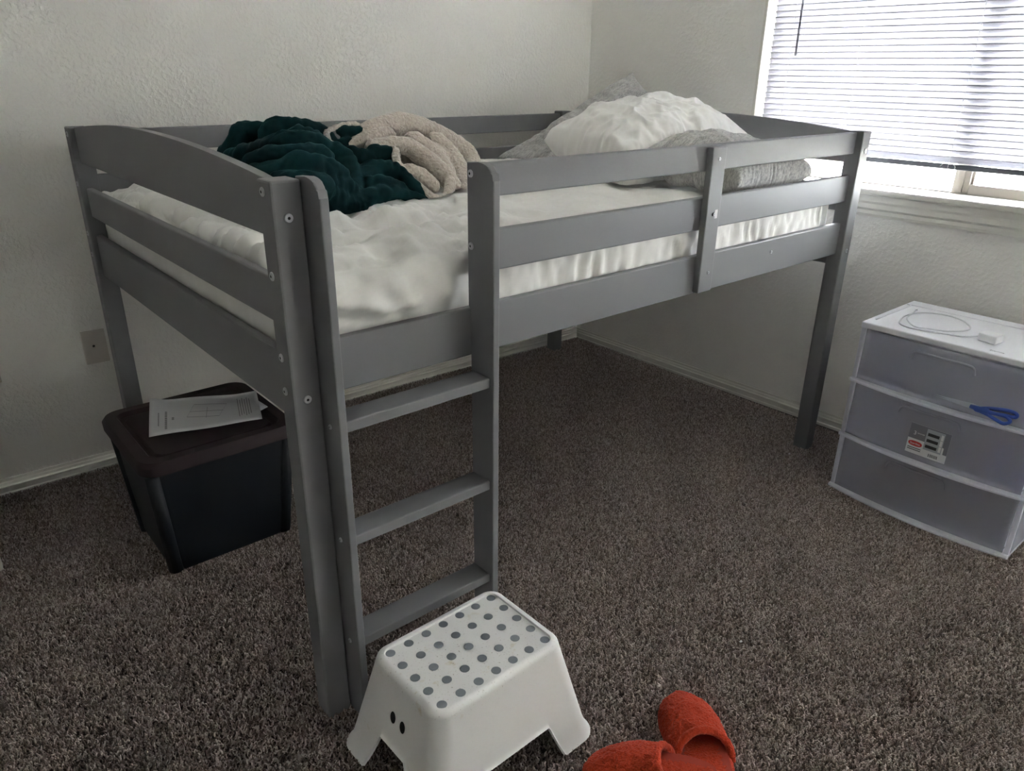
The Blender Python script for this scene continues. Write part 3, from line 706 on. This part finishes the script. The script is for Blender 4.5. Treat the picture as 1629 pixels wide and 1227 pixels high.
# wall shell: per-column bottom height gives the leg cut-outs
NT_, NZ = 360, 40
def half(z):      # half sizes of the tapered body at height z
    k = (SH-z)/SH; return .1575+.050*k, .1125+.052*k
def cut(x, y, hx, hy):
    """height of the arch above this spot of the rim (0 under the legs)"""
    def arch(c, span, hgt, edge=.022):
        e = abs(c)-span
        if e >= edge: return 0
        if e <= 0: return hgt
        u = 1-e/edge; return hgt*u
    if abs(abs(y)-hy) < abs(abs(x)-hx): return arch(x, hx-.112, .082, .022)
    return arch(y, hy-.118, .098, .034)
bm = bmesh.new(); wear = {}
def shell(off, bm):
    cols = []
    for i in range(NT_):
        t_ = i/NT_; col_ = []
        hx0, hy0 = half(0); px, py = rr_pt(hx0-off, hy0-off, .034, t_); zb = cut(px, py, hx0-off, hy0-off)
        for j in range(NZ+1):
            z = zb+(SH-.012-zb)*j/NZ
            hx, hy = half(z); fl = .004*math.exp(-(z/.018)**2)+.0045*math.exp(-((z-zb)/.005))   # flared foot lip
            x, y = rr_pt(hx-off, hy-off, .034, t_)
            n_ = Vector((x/hx**1.0, y/hy**1.0)); n_ = Vector((max(-1, min(1, x/(hx-.02))), max(-1, min(1, y/(hy-.02)))))
            if fl > 1e-5:
                ex_ = 1 if abs(x) >= hx-off-.034 else 0; ey_ = 1 if abs(y) >= hy-off-.034 else 0
                g = Vector((x-max(-(hx-off-.034), min(hx-off-.034, x)), y-max(-(hy-off-.034), min(hy-off-.034, y))))
                if g.length > 1e-6: g.normalize(); x += g.x*fl; y += g.y*fl
            col_.append(bm.verts.new((x, y, z)))
        cols.append(col_)
    return cols
outer = shell(0, bm); inner = shell(.0035, bm)
for C_, flip in ((outer, False), (inner, True)):
    for i in range(NT_):
        a, b = C_[i], C_[(i+1) % NT_]
        for j in range(NZ):
            f_ = (a[j], b[j], b[j+1], a[j+1]); bm.faces.new(f_[::-1] if flip else f_)
for i in range(NT_):
    k = (i+1) % NT_; bm.faces.new((outer[i][0], inner[i][0], inner[k][0], outer[k][0]))
# top: rounded shoulder then a slightly sunk panel
prevr = [outer[i][NZ] for i in range(NT_)]
hx, hy = half(SH-.012)
for k, (ins, z) in enumerate(((.0010, SH-.0085), (.0035, SH-.0048), (.0070, SH-.0020), (.0110, SH-.0004), (.0140, SH), (.0165, SH), (.0172, SH-.0012), (.0178, SH-.0036), (.022, SH-.0036))):
    ring = []
    rad = max(.034-ins, .010)
    for i in range(NT_):
        x, y = rr_pt(hx-ins, hy-ins, rad, i/NT_)
        # keep angular order by using same param
        ring.append(bm.verts.new((x, y, z)))
    for i in range(NT_): j = (i+1) % NT_; bm.faces.new((prevr[i], prevr[j], ring[j], ring[i]))
    prevr = ring
bm.faces.new(prevr)
topin = [inner[i][NZ] for i in range(NT_)]; bm.faces.new(topin[::-1])
body = mesh_obj('body', bm, M['stool'], stool, smooth='keep'); flat_auto(body, 40)
wa = body.data.attributes.new('wear', 'FLOAT', 'POINT')
for i, v in enumerate(body.data.vertices):
    z = v.co.z; w_ = math.exp(-((z-(SH-.006))/.02)**2)*(1.0 if z < SH-.0001 or True else 0)
    if z > SH-.003: w_ *= .8
    if z < .12 and v.co.x < -.15: w_ = max(w_, .75*math.exp(-((z-.085)/.012)**2))
    side_w = 1.0 if v.co.x < -.1 else (.8 if v.co.y < -.08 else .35)
    wa.data[i].value = min(1, w_*side_w+.10)
# finger holes in the short side, as flat ovals with the dark inside painted black
for y in (-.018, .014):
    bm = bmesh.new(); z0 = .158; zc = z0
    ring = []; ring2 = []
    for k in range(20):
        a = k/20*2*math.pi; yy = y+.0085*math.cos(a); zz = zc+.0125*math.sin(a); hx_, _ = half(zz)
        ring.append(bm.verts.new((-hx_-.0003, yy, zz)))
    bm.faces.new(ring)
    tag(mesh_obj('finger_hole', bm, M['hole'], stool), 'dark oval finger hole')
bm = bmesh.new(); 
dot0 = None
for i in range(7):
    for j in range(5):
        x = -.1295+i*.0432; y = -.0855+j*.0428
        if dot0 is None:
            dot0 = disc('grip_dot', (0, 0, 0), (0, 0, 1), .0098, .0007, M['stool_dot'], stool, 24); c = dot0
        else: c = dot0.copy(); COL.objects.link(c); c.parent = stool
        c.location = (x, y, SH-.0038)

# ------------------------------------------------------------------ storage tote
tote = empty('storage_tote', (.075, .865, 0)); tag(tote, 'dark navy storage tote with maroon lid on the carpet under the bed', 'storage tote')
def rrect(hx, hy, r, n=8):
    out = []
    for q, (sx, sy) in enumerate(((1, 1), (-1, 1), (-1, -1), (1, -1))):
        for k in range(n+1):
            a = q*math.pi/2+k/n*math.pi/2; out.append((sx*(hx-r)+r*math.cos(a), sy*(hy-r)+r*math.sin(a)))
    return out
def loft(name, secs, material, parent, captop=True, capbot=True, n=8):
    bm = bmesh.new(); rings = []
    for (hx, hy, r, z, cx, cy) in secs: rings.append([bm.verts.new((x+cx, y+cy, z)) for x, y in rrect(hx, hy, r, n)])
    for a, b in zip(rings, rings[1:]):
        for k in range(len(a)): bm.faces.new((a[k], a[(k+1) % len(a)], b[(k+1) % len(a)], b[k]))
    if capbot: bm.faces.new(rings[0][::-1])
    if captop: bm.faces.new(rings[-1])
    return flat_auto(mesh_obj(name, bm, material, parent), 40)
loft('tub', [(.150, .125, .03, .012, 0, 0), (.165, .138, .035, .014, 0, 0), (.172, .146, .035, .03, 0, 0), (.192, .182, .035, .345, 0, 0), (.200, .19, .035, .348, 0, 0), (.200, .19, .035, .365, 0, 0)], M['tub'], tote)
for sx in (-1, 1):     # moulded vertical corner ribs
    for sy in (-1, 1):
        bm = bmesh.new(); tube(bm, [(sx*.158, sy*.128, .02), (sx*.183, sy*.172, .34)], [.022, .018], 10); mesh_obj('corner_rib', bm, M['tub'], tote, smooth=True)
loft('lid', [(.207, .204, .045, .352, 0, 0), (.212, .209, .05, .354, 0, 0), (.213, .210, .05, .378, 0, 0), (.206, .203, .05, .390, 0, 0), (.178, .175, .035, .390, 0, 0), (.170, .167, .03, .378, 0, 0), (.160, .158, .03, .377, 0, 0), (.155, .153, .03, .383, 0, 0)], M['lid'], tote)
# instruction sheet on the lid
def sheet(name, quad, z0, lift, material, nx=24, ny=10):
    bm = bmesh.new(); g = {}
    for s, dz in ((0, 0), (1, -.0006)):
        for i in range(nx+1):
            for j in range(ny+1):
                u, v = i/nx, j/ny; p = (Vector(quad[0])*(1-u)*(1-v)+Vector(quad[1])*u*(1-v)+Vector(quad[2])*u*v+Vector(quad[3])*(1-u)*v)
                g[(s, i, j)] = bm.verts.new((p.x, p.y, z0+lift(u, v)+dz))
    for i in range(nx):
        for j in range(ny):
            bm.faces.new((g[0, i, j], g[0, i+1, j], g[0, i+1, j+1], g[0, i, j+1])); bm.faces.new((g[1, i, j], g[1, i, j+1], g[1, i+1, j+1], g[1, i+1, j]))
    for i in range(nx):
        for j in (0, ny): bm.faces.new((g[0, i, j], g[1, i, j], g[1, i+1, j], g[0, i+1, j]))
    for j in range(ny):
        for i in (0, nx): bm.faces.new((g[0, i, j], g[0, i, j+1], g[1, i, j+1], g[1, i, j]))
    return mesh_obj(name, bm, material, smooth='keep')
pq = [(-.070, .817), (.212, .735), (.276, .928), (.005, 1.062)]
lift = lambda u, v: .004+.010*math.exp(-((u)/.10)**2)*v+.006*max(0, u-.8)*4*v+.0012*math.sin(u*9+v*4)
def bil(u, v, h=.0006):
    p = Vector(pq[0])*(1-u)*(1-v)+Vector(pq[1])*u*(1-v)+Vector(pq[2])*u*v+Vector(pq[3])*(1-u)*v; return Vector((p.x, p.y, .3915+lift(u, v)+h))
ps = sheet('paper_sheet', pq, .3915, lift, M['paper']); tag(ps, 'white printed instruction sheet lying on the maroon tote lid', 'paper')
def strip(bm, u0, u1, v0, v1, h=.0006, n=6):
    P = [[bm.verts.new(bil(u0+(u1-u0)*i/1, v0+(v1-v0)*j/n, h)) for j in range(n+1)] for i in range(2)]
    for j in range(n): bm.faces.new((P[0][j], P[1][j], P[1][j+1], P[0][j+1]))
rnd = random.Random(4)
for (u0, u1, v0, v1, gr) in ((.135, .155, .12, .62, 9), (.075, .086, .22, .58, 12), (.195, .215, .36, .44, 2)):
    bm = bmesh.new(); v = v0
    while v < v1:
        dv = (v1-v0)/gr*rnd.uniform(.4, 1.0); strip(bm, u0, u1, v, min(v1, v+dv*.75), n=2); v += dv
    mesh_obj('printed_heading', bm, M['ink'], ps, smooth='keep')
bm = bmesh.new()
for k in range(6): strip(bm, .80+k*.022, .806+k*.022, .18+.03*(k % 3), .82-.05*(k % 2), n=3)
mesh_obj('printed_lines', bm, M['ink'], ps, smooth='keep')
bm = bmesh.new()
for (u0, v0, u1, v1) in ((.33, .4, .62, .3), (.33, .4, .40, .75), (.40, .75, .70, .66), (.62, .3, .70, .66), (.36, .55, .66, .46), (.42, .25, .56, .6), (.5, .3, .52, .62)):
    for k in range(10):
        a, b = k/10, (k+1)/10; U = lambda q: u0+(u1-u0)*q; V_ = lambda q: v0+(v1-v0)*q
        A_, B_ = bil(U(a), V_(a)), bil(U(b), V_(b)); w = Vector((.0009, .0009, 0))
        bm.faces.new([bm.verts.new(x) for x in (A_-w, B_-w, B_+w, A_+w)])
mesh_obj('printed_diagram', bm, M['ink'], ps, smooth='keep')
p2q = sheet('paper_sheet', [(.235, .80), (.262, .812), (.256, .90), (.225, .90)], .3906, lambda u, v: .0012, M['paper'], 4, 4); tag(p2q, 'corner of a second white sheet poking out under the instruction sheet', 'paper')

# ------------------------------------------------------------------ wall plates
def plate(u, z, label, hole=True):
    o = empty('wall_plate'); o.matrix_world = BM @ Matrix.Translation((u, 0, z)); tag(o, label, 'wall plate', 'wall plates beside the bed')
    box('plate', (-.0365, -.0055, -.058), (.0365, 0, .058), M['plate'], o, bev=.0025)
    disc('jack', (0.004, -.0050, .004), (0, -1, 0), .0042, .0012, M['hole'], o, 12)
    disc('screw', (0.0, -.0052, .042), (0, -1, 0), .0028, .0008, M['plate'], o, 10); disc('screw', (0.0, -.0052, -.042), (0, -1, 0), .0028, .0008, M['plate'], o, 10)
    return o
pu = 2.232+.0285; plate(pu, .4445, 'beige cable wall plate with one dark jack beside the bed post')
plate(2.232+.343, .444, 'beige wall plate cut off by the left picture edge')

# ------------------------------------------------------------------ drawer cart
CX0, CX1, CY0, CY1 = 1.803, 2.168, -.742, -.190; CT = .603
cart = empty('drawer_cart', (CX0, (CY0+CY1)/2, 0)); tag(cart, 'white three drawer plastic storage cart with frosted see-through drawers', 'drawer cart')
cy = (CY0+CY1)/2; HW = (CY1-CY0)/2; DP = CX1-CX0
# local coords: x depth from the front (0) to the back (DP), y centred
b = box('cart_top', (-.006, -HW, CT-.020), (DP, HW, CT), M['cart_white'], cart, bev=.004, seg=3)
gpts = [(.045, HW-.02), (.27, HW-.022), (.29, HW-.025), (.30, HW-.05), (.305, -HW+.05), (.29, -HW+.025), (.045, -HW+.02)]
bm = bmesh.new(); tube(bm, smooth_path([(x, y, CT) for x, y in gpts], 6), .0028, 6); mesh_obj('top_ridge', bm, M['cart_white'], cart, smooth=True)
text('embossed_mark', 'Sterilite', .012, M['lab_mid'], b, Matrix.Translation((.022, -.10, CT+.0002)) @ Matrix.Rotation(-math.pi/2, 4, 'Z'))
LZ = [.012, .208, .404, CT-.020]
def bow(y, amt): return -amt*(1-(y/HW)**2)
for k in range(3):       # shelf lips bowed outward, one under each drawer
    z = LZ[k]; bm = bmesh.new(); N = 24; F0 = []; 
    for j in range(N+1):
        y = -HW+2*HW*j/N; x = bow(y, .030)-.010
        F0.append([bm.verts.new((x, y, z)), bm.verts.new((x-.003, y, z+.006)), bm.verts.new((x, y, z+.011)), bm.verts.new((DP, y, z+.010)), bm.verts.new((DP, y, z))])
    for a, c in zip(F0, F0[1:]):
        for q in range(5): bm.faces.new((a[q], c[q], c[(q+1) % 5], a[(q+1) % 5]))
    bm.faces.new(F0[0]); bm.faces.new(F0[-1][::-1])
    flat_auto(mesh_obj('shelf', bm, M['frost2'], cart))
for sy in (-1, 1):
    box('side_panel', (.012, sy*HW-.0012 if sy > 0 else sy*HW, .0), (DP, sy*HW if sy > 0 else sy*HW+.0012, CT-.02), M['frost'], cart)
    box('corner_column', (.0, sy*HW-.014 if sy > 0 else sy*HW, .0), (.014, sy*HW if sy > 0 else sy*HW+.014, CT-.02), M['frost2'], cart, bev=.003)
box('back_panel', (DP-.002, -HW, 0), (DP, HW, CT-.02), M['frost'], cart)
drawers = []
for k in range(3):
    z0, z1 = LZ[k]+.0105, LZ[k+1]-.004; dw = HW-.016
    bm = bmesh.new(); N = 28; NZd = 10
    # bowed front, leaning out at the bottom
    g = {}
    for s in (0, 1):
        for j in range(N+1):
            y = -dw+2*dw*j/N
            for q in range(NZd+1):
                zz = z0+(z1-z0)*q/NZd; x = bow(y, .020)+.002+.012*(q/NZd)**1.5+s*.0018
                g[(s, j, q)] = bm.verts.new((x, y, zz))
    for j in range(N):
        for q in range(NZd):
            bm.faces.new((g[0, j, q], g[0, j+1, q], g[0, j+1, q+1], g[0, j, q+1])); bm.faces.new((g[1, j, q], g[1, j, q+1], g[1, j+1, q+1], g[1, j+1, q]))
        for q in (0, NZd): bm.faces.new((g[0, j, q], g[1, j, q], g[1, j+1, q], g[0, j+1, q]))
    for q in range(NZd):
        for j in (0, N): bm.faces.new((g[0, j, q], g[0, j, q+1], g[1, j, q+1], g[1, j, q]))
    dr = mesh_obj('drawer', bm, M['frost'], cart, smooth=True); drawers.append(dr)
    bm = bmesh.new()
    bm_box(bm, (.016, -dw+.004, z0+.001), (DP-.02, dw-.004, z0+.003)); mesh_obj('drawer_floor', bm, M['frost'], dr); bm = bmesh.new()
    for sy in (-1, 1): bm_box(bm, (.016, sy*(dw-.006)-.001, z0+.003), (DP-.02, sy*(dw-.006)+.001, z1-.03))
    bm_box(bm, (DP-.022, -dw+.005, z0+.003), (DP-.02, dw-.005, z1-.03))
    mesh_obj('drawer_walls', bm, M['frost2'], dr)
    # handle: moulded ridge with turned down ends near the top edge
    yc = .02; hp = smooth_path([(yc+.088, z1-.047), (yc+.083, z1-.030), (yc+.066, z1-.024), (yc-.066, z1-.024), (yc-.083, z1-.030), (yc-.088, z1-.047)], 6)if False else None
    pts3 = [(yc+.090, z1-.050), (yc+.084, z1-.032), (yc+.066, z1-.026), (yc, z1-.026), (yc-.066, z1-.026), (yc-.084, z1-.032), (yc-.090, z1-.050)]
    pp3 = smooth_path([(bow(y, .020)+.002+.012*((zz-z0)/(z1-z0))**1.5-.002, y, zz) for y, zz in pts3], 6)
    bm = bmesh.new(); tube(bm, pp3, .0042, 8); mesh_obj('handle', bm, M['frost'], dr, smooth=True)
# dark slab added in place of carpet seen through; blue item stored inside
it = empty('carpet_stand_in', (CX0+.16, cy, LZ[0]+.0145)); 
obm = bmesh.new(); bm_box(obm, (-.11, -.20, 0), (.13, .22, .016), .006, 3); mesh_obj('stand_in_slab', obm, mat('stand_in_dark_grey', srgb(84, 84, 92), .9, .1, 30), it)
tag(it, 'added dark grey slab standing in for carpet seen through the bottom frosted drawer', 'carpet stand-in')
bi = empty('blue_box', (CX0+.055, CY0+.075, LZ[1]+.045)); bi.location.z = LZ[1]+.0145
obm = bmesh.new(); bm_box(obm, (-.01, -.040, 0), (.05, .060, .085), .008, 3); flat_auto(mesh_obj('box_body', obm, mat('blue_item', srgb(52, 84, 150), .5), bi))
obm = bmesh.new(); bm_box(obm, (-.014, -.043, .075), (.054, .063, .092), .004, 2); flat_auto(mesh_obj('box_lid', obm, mat('blue_lid', srgb(60, 96, 160), .5), bi))
tag(bi, 'blurred blue box seen through the middle frosted drawer', 'box')
# product sticker on the middle drawer (flat print)
def on_front(y, z, out=0.0006):
    z0, z1 = LZ[1]+.0105, LZ[2]-.004
    return Vector((bow(y, .020)+.002+.012*((z-z0)/(z1-z0))**1.5-out, y, z))
def patch(name, y0, y1, z0_, z1_, material, parent, out, n=6):
    bm = bmesh.new(); g = [[bm.verts.new(on_front(y0+(y1-y0)*i/n, z0_+(z1_-z0_)*j/3, out)) for j in range(4)] for i in range(n+1)]
    for i in range(n):
        for j in range(3): bm.faces.new((g[i][j], g[i+1][j], g[i+1][j+1], g[i][j+1]))
    return mesh_obj(name, bm, material, parent, smooth='keep')
yL, yR = cy*0+(-.405-cy), (-.522-cy); zB, zT = .238, .334
st = patch('product_sticker', yL, yR, zB, zT, M['lab_white'], drawers[1], .0010)
patch('sticker_grey_block', yL, yR, zT-.052, zT, M['lab_grey'], st, .0012) if False else None
def sub(nm, fy0, fy1, fz0, fz1, mt, out): return patch(nm, yL+(yR-yL)*fy0, yL+(yR-yL)*fy1, zB+(zT-zB)*fz0, zB+(zT-zB)*fz1, mt, drawers[1], out)
sub('sticker_block', 0, 1, .50, 1, M['lab_grey'], .0018)
sub('sticker_block', .90, 1, .28, .5, M['lab_grey'], .0018)
sub('sticker_picture', .42, .86, .26, .96, M['lab_mid'], .0026)
for q in (.40, .60, .80): sub('sticker_picture_drawer', .46, .74, q-.06, q+.04, M['ink_dark'], .0034); sub('sticker_picture_side', .78, .84, q-.08, q+.10, M['lab_white'], .0034)
for q in (.06, .12): sub('sticker_line', .04, .38, q+.06, q+.085, M['ink_dark'], .0019)
rb = random.Random(2); a_ = .58
while a_ < .80:
    w_ = rb.uniform(.006, .018); sub('barcode_bar', a_, a_+w_, .06, .17, M['ink_dark'], .0019); a_ += w_+rb.uniform(.008, .016)
def face_m(fy, fz, out):
    y = yL+(yR-yL)*fy; z = zB+(zT-zB)*fz; p = on_front(y, z, out)
    return Matrix.Translation(p) @ Matrix(((0, 0, -1, 0), (-1, 0, 0, 0), (0, 1, 0, 0), (0, 0, 0, 1)))
text('printed_digit', '3', .018, M['lab_white'], drawers[1], face_m(.15, .70, .0038))
text('printed_word', 'DRAWER', .0052, M['lab_white'], drawers[1], face_m(.30, .715, .0034)); text('printed_word', 'WIDE CART', .0045, M['lab_white'], drawers[1], face_m(.31, .66, .0034)) if False else None
bm = bmesh.new(); ring = []
for k in range(28):
    a = k/28*2*math.pi; ring.append(bm.verts.new(on_front(yL+(yR-yL)*(.21+.175*math.copysign(abs(math.cos(a))**.7, math.cos(a))), zB+(zT-zB)*(.345+.085*math.copysign(abs(math.sin(a))**.8, math.sin(a))), .0020)))
bm.faces.new(ring); mesh_obj('logo_oval', bm, M['lab_red'], drawers[1], smooth='keep')
text('logo_word', 'Sterilite', .0095, M['lab_white'], drawers[1], face_m(.21, .345, .0030))

# ------------------------------------------------------------------ charger and cable on the cart
ch = empty('phone_charger', (1.90, -.52, CT), math.radians(-10)); tag(ch, 'white square phone charger with its coiled cable on the drawer cart', 'charger')
box('adapter', (-.02, -.026, 0.001), (.024, .026, .026), M['charger'], ch, bev=.004, seg=3)
for s in (): box('prong', (-.004+s*.006, -.043, .012), (-.0025+s*.006, -.026, .018), M['steel'], ch)
cp = [(1.895, -.494), (1.880, -.455), (1.862, -.41), (1.845, -.35), (1.838, -.315), (1.852, -.285), (1.885, -.268), (1.955, -.255), (2.03, -.275), (2.062, -.33), (2.045, -.39), (1.985, -.437), (1.935, -.435), (1.890, -.40), (1.862, -.36), (1.850, -.335), (1.872, -.305), (1.925, -.272), (1.99, -.262), (2.045, -.250)]
zs = [CT+.0035+(.003 if i > 13 else 0) for i in range(len(cp))]; zs[0] = CT+.012
path = smooth_path([(x-1.90, y+.52, z-CT) for (x, y), z in zip(cp, zs)], 6)
Rz = Matrix.Rotation(math.radians(10), 3, 'Z'); bm = bmesh.new(); tube(bm, [Rz @ p for p in path], .0022, 8); mesh_obj('cable', bm, M['cable'], ch, smooth=True)
box('plug', (-.004, -.010, -.0025), (.004, .010, .0025), M['charger'], ch, bev=.001, M4=Matrix.Translation(Rz @ Vector((2.045-1.90, -.250+.52, .0065))) @ Matrix.Rotation(math.radians(-60), 4, 'Z'))
box('plug_tip', (-.003, .010, -.001), (.003, .016, .001), M['steel'], ch, M4=Matrix.Translation(Rz @ Vector((2.045-1.90, -.250+.52, .0065))) @ Matrix.Rotation(math.radians(-60), 4, 'Z'))

# ------------------------------------------------------------------ scissors on the drawer ledge
sx = empty('scissors', (CX0-.036, -.555, LZ[2]+.0125)); tag(sx, 'scissors with blue plastic handles lying on the ledge below the top drawer', 'scissors')
# local y along the blades (+y is the tip), tilted a little back against the drawer
TL = Matrix.Rotation(math.radians(-62), 4, 'Y') @ Matrix.Translation((.018, 0, 0))
def blade(s):
    pts = [(0.002*s, .105), (.008*s, 0.0), (.004*s, -.028), (-.006*s, -.026), (-.003*s, .01)]
    return prism('blade', [(p[0]+.012, p[1]) for p in pts], 2, .001+.0012*(s > 0), .0022+.0012*(s > 0), M['steel'], sx, M4=TL)
blade(1); blade(-1)
def loop(pts, r, nm='handle'):
    bm = bmesh.new(); P = smooth_path(pts, 6, True); P.append(P[0]); tube(bm, P, r, 8, False); o = mesh_obj(nm, bm, M['blue'], sx, smooth=True, M4=TL); return o
loop([(.008, -.012, .006), (.020, -.045, .006), (.028, -.085, .006), (.026, -.108, .006), (.016, -.110, .006), (.013, -.085, .006), (.008, -.05, .006), (.004, -.02, .006)], .0052)
loop([(.006, -.012, .006), (.001, -.045, .006), (-.004, -.062, .006), (-.010, -.088, .006), (.0, -.102, .006), (.010, -.090, .006), (.010, -.065, .006), (.009, -.03, .006)], .0052)
bm = bmesh.new(); tube(bm, [(.010, .004, .005), (.009, -.02, .006), (.010, -.045, .006)], [.006, .0085, .009], 10); mesh_obj('handle_neck', bm, M['blue'], sx, smooth=True, M4=TL)

# ------------------------------------------------------------------ slippers
def slipper(loc, heading, label, tilt=(0, 0), L_=.26, W_=.124):
    s = empty('slipper', loc); s.rotation_euler = Euler((tilt[0], tilt[1], heading), 'XYZ'); tag(s, label, 'slipper', 'orange slippers on the carpet')
    # local +x is the toe, origin at the heel
    def halfw(u):   # half width at 0..1 along the length
        return W_/2*(max(0, 1-abs(2*u-1)**4.2)**.5)*(.84+.16*math.sin(u*math.pi*.9-.35))
    def bumpy(p, amt=.0016): return (noise.noise(p*260)+.8*noise.noise(p*140))*amt
    # sole
    bm = bmesh.new(); N, K = 80, 14; rings = []
    for i in range(N+1):
        u = .0+1.0*i/N; hw = max(halfw(u), .0008); x = u*L_; ring = []
        for k in range(K*2):
            a = k/(K*2)*2*math.pi; y = hw*math.copysign(abs(math.cos(a))**.55, math.cos(a)); z = .015+.014*math.copysign(abs(math.sin(a))**.55, math.sin(a))
            p = Vector((x, y, z)); d = bumpy(p+Vector(loc)); ring.append(bm.verts.new(p+Vector((0, math.cos(a), math.sin(a)))*d))
        rings.append(ring)
    for a, b in zip(rings, rings[1:]):
        for k in range(K*2): bm.faces.new((a[k], a[(k+1) % (K*2)], b[(k+1) % (K*2)], b[k]))
    bm.faces.new(rings[0][::-1]); bm.faces.new(rings[-1])
    mesh_obj('sole', bm, M['orange'], s, smooth=True)
    bm = bmesh.new(); ins = []
    for i in range(41):
        u = .04+.90*i/40; hw = halfw(u)*.84; ins.append([bm.verts.new((u*L_, hw*(j/8*2-1), .0295+.004*(1-(j/8*2-1)**2)*-1+.001)) for j in range(9)])
    for a, b in zip(ins, ins[1:]):
        for j in range(8): bm.faces.new((a[j], a[j+1], b[j+1], b[j]))
    mesh_obj('footbed', bm, M['orange_in'], s, smooth='keep')
    # upper: thick dome from mid-foot to the toe, open at the back
    def up(u, a, off):      # u 0 (opening)..1 (toe), a 0..pi across
        uu = .46+.56*u; hgt = (.058*(1-u**2.4*.75)+.006)*(1 if u < .97 else .7)
        hw = max(halfw(min(uu, .999)), .012 if u > .9 else 0)+.005
        back = -.030*math.sin(a)**2*(1-u)*0 + .028*(1-math.sin(a))*(1-u)*-1
        x = (uu*L_)+back+.004*math.sin(a)
        return Vector((x, (hw+off)*math.cos(a)*1.0, .012+(hgt+off)*abs(math.sin(a))**.8))
    bm = bmesh.new(); NU, NA = 60, 72; g = {}
    for sI, off in ((0, 0), (1, -.011)):
        for i in range(NU+1):
            for j in range(NA+1):
                p = up(i/NU*(1 if sI == 0 else .95), math.pi*j/NA, off)
                if sI == 0:
                    n_ = Vector((.2, math.cos(math.pi*j/NA), math.sin(math.pi*j/NA))).normalized(); p += n_*bumpy(p+Vector(loc), .0022)+n_*fbm(p+Vector(loc), 22, 2)*.003
                g[sI, i, j] = bm.verts.new(p)
    for i in range(NU):
        for j in range(NA):
            bm.faces.new((g[0, i, j], g[0, i+1, j], g[0, i+1, j+1], g[0, i, j+1])); bm.faces.new((g[1, i, j], g[1, i, j+1], g[1, i+1, j+1], g[1, i+1, j]))
    # rolled rim at the opening
    for j in range(NA): bm.faces.new((g[0, 0, j], g[0, 0, j+1], g[1, 0, j+1], g[1, 0, j]))
    mesh_obj('upper', bm, M['orange'], s, smooth=True)
    bm = bmesh.new(); tube(bm, [(g_) for g_ in [up(0, math.pi*j/40, -.0055) for j in range(41)]], .0085, 10)
    for v in bm.verts: v.co += Vector((noise.noise(v.co*260), noise.noise(v.co*250+Vector((9, 0, 0))), noise.noise(v.co*240+Vector((0, 9, 0)))))*.0022
    mesh_obj('rim', bm, M['orange'], s, smooth=True)
    return s
slipper((.478, -.678, .004), math.radians(57), 'orange fleece slipper pointing towards the cart, opening facing the viewer')
slipper((.492, -.667, .035), math.radians(130), 'orange fleece slipper pointing towards the step stool, heel resting on the other', tilt=(0, .10))

# small lint flecks on the carpet
for (x, y, lb) in ((.90, -.44, 'tiny white lint speck on the carpet to the right of the slippers'), (1.90, .02, 'tiny white lint speck on the carpet beside the far bed post')):
    bm = bmesh.new(); bmesh.ops.create_icosphere(bm, subdivisions=2, radius=.004)
    for v in bm.verts: v.co *= 1+.4*noise.noise(v.co*400)
    o = mesh_obj('lint_speck', bm, M['paper'], smooth=True); o.location = (x, y, .010); o.scale = (1.2, .8, .5)
    tag(o, lb, 'lint')
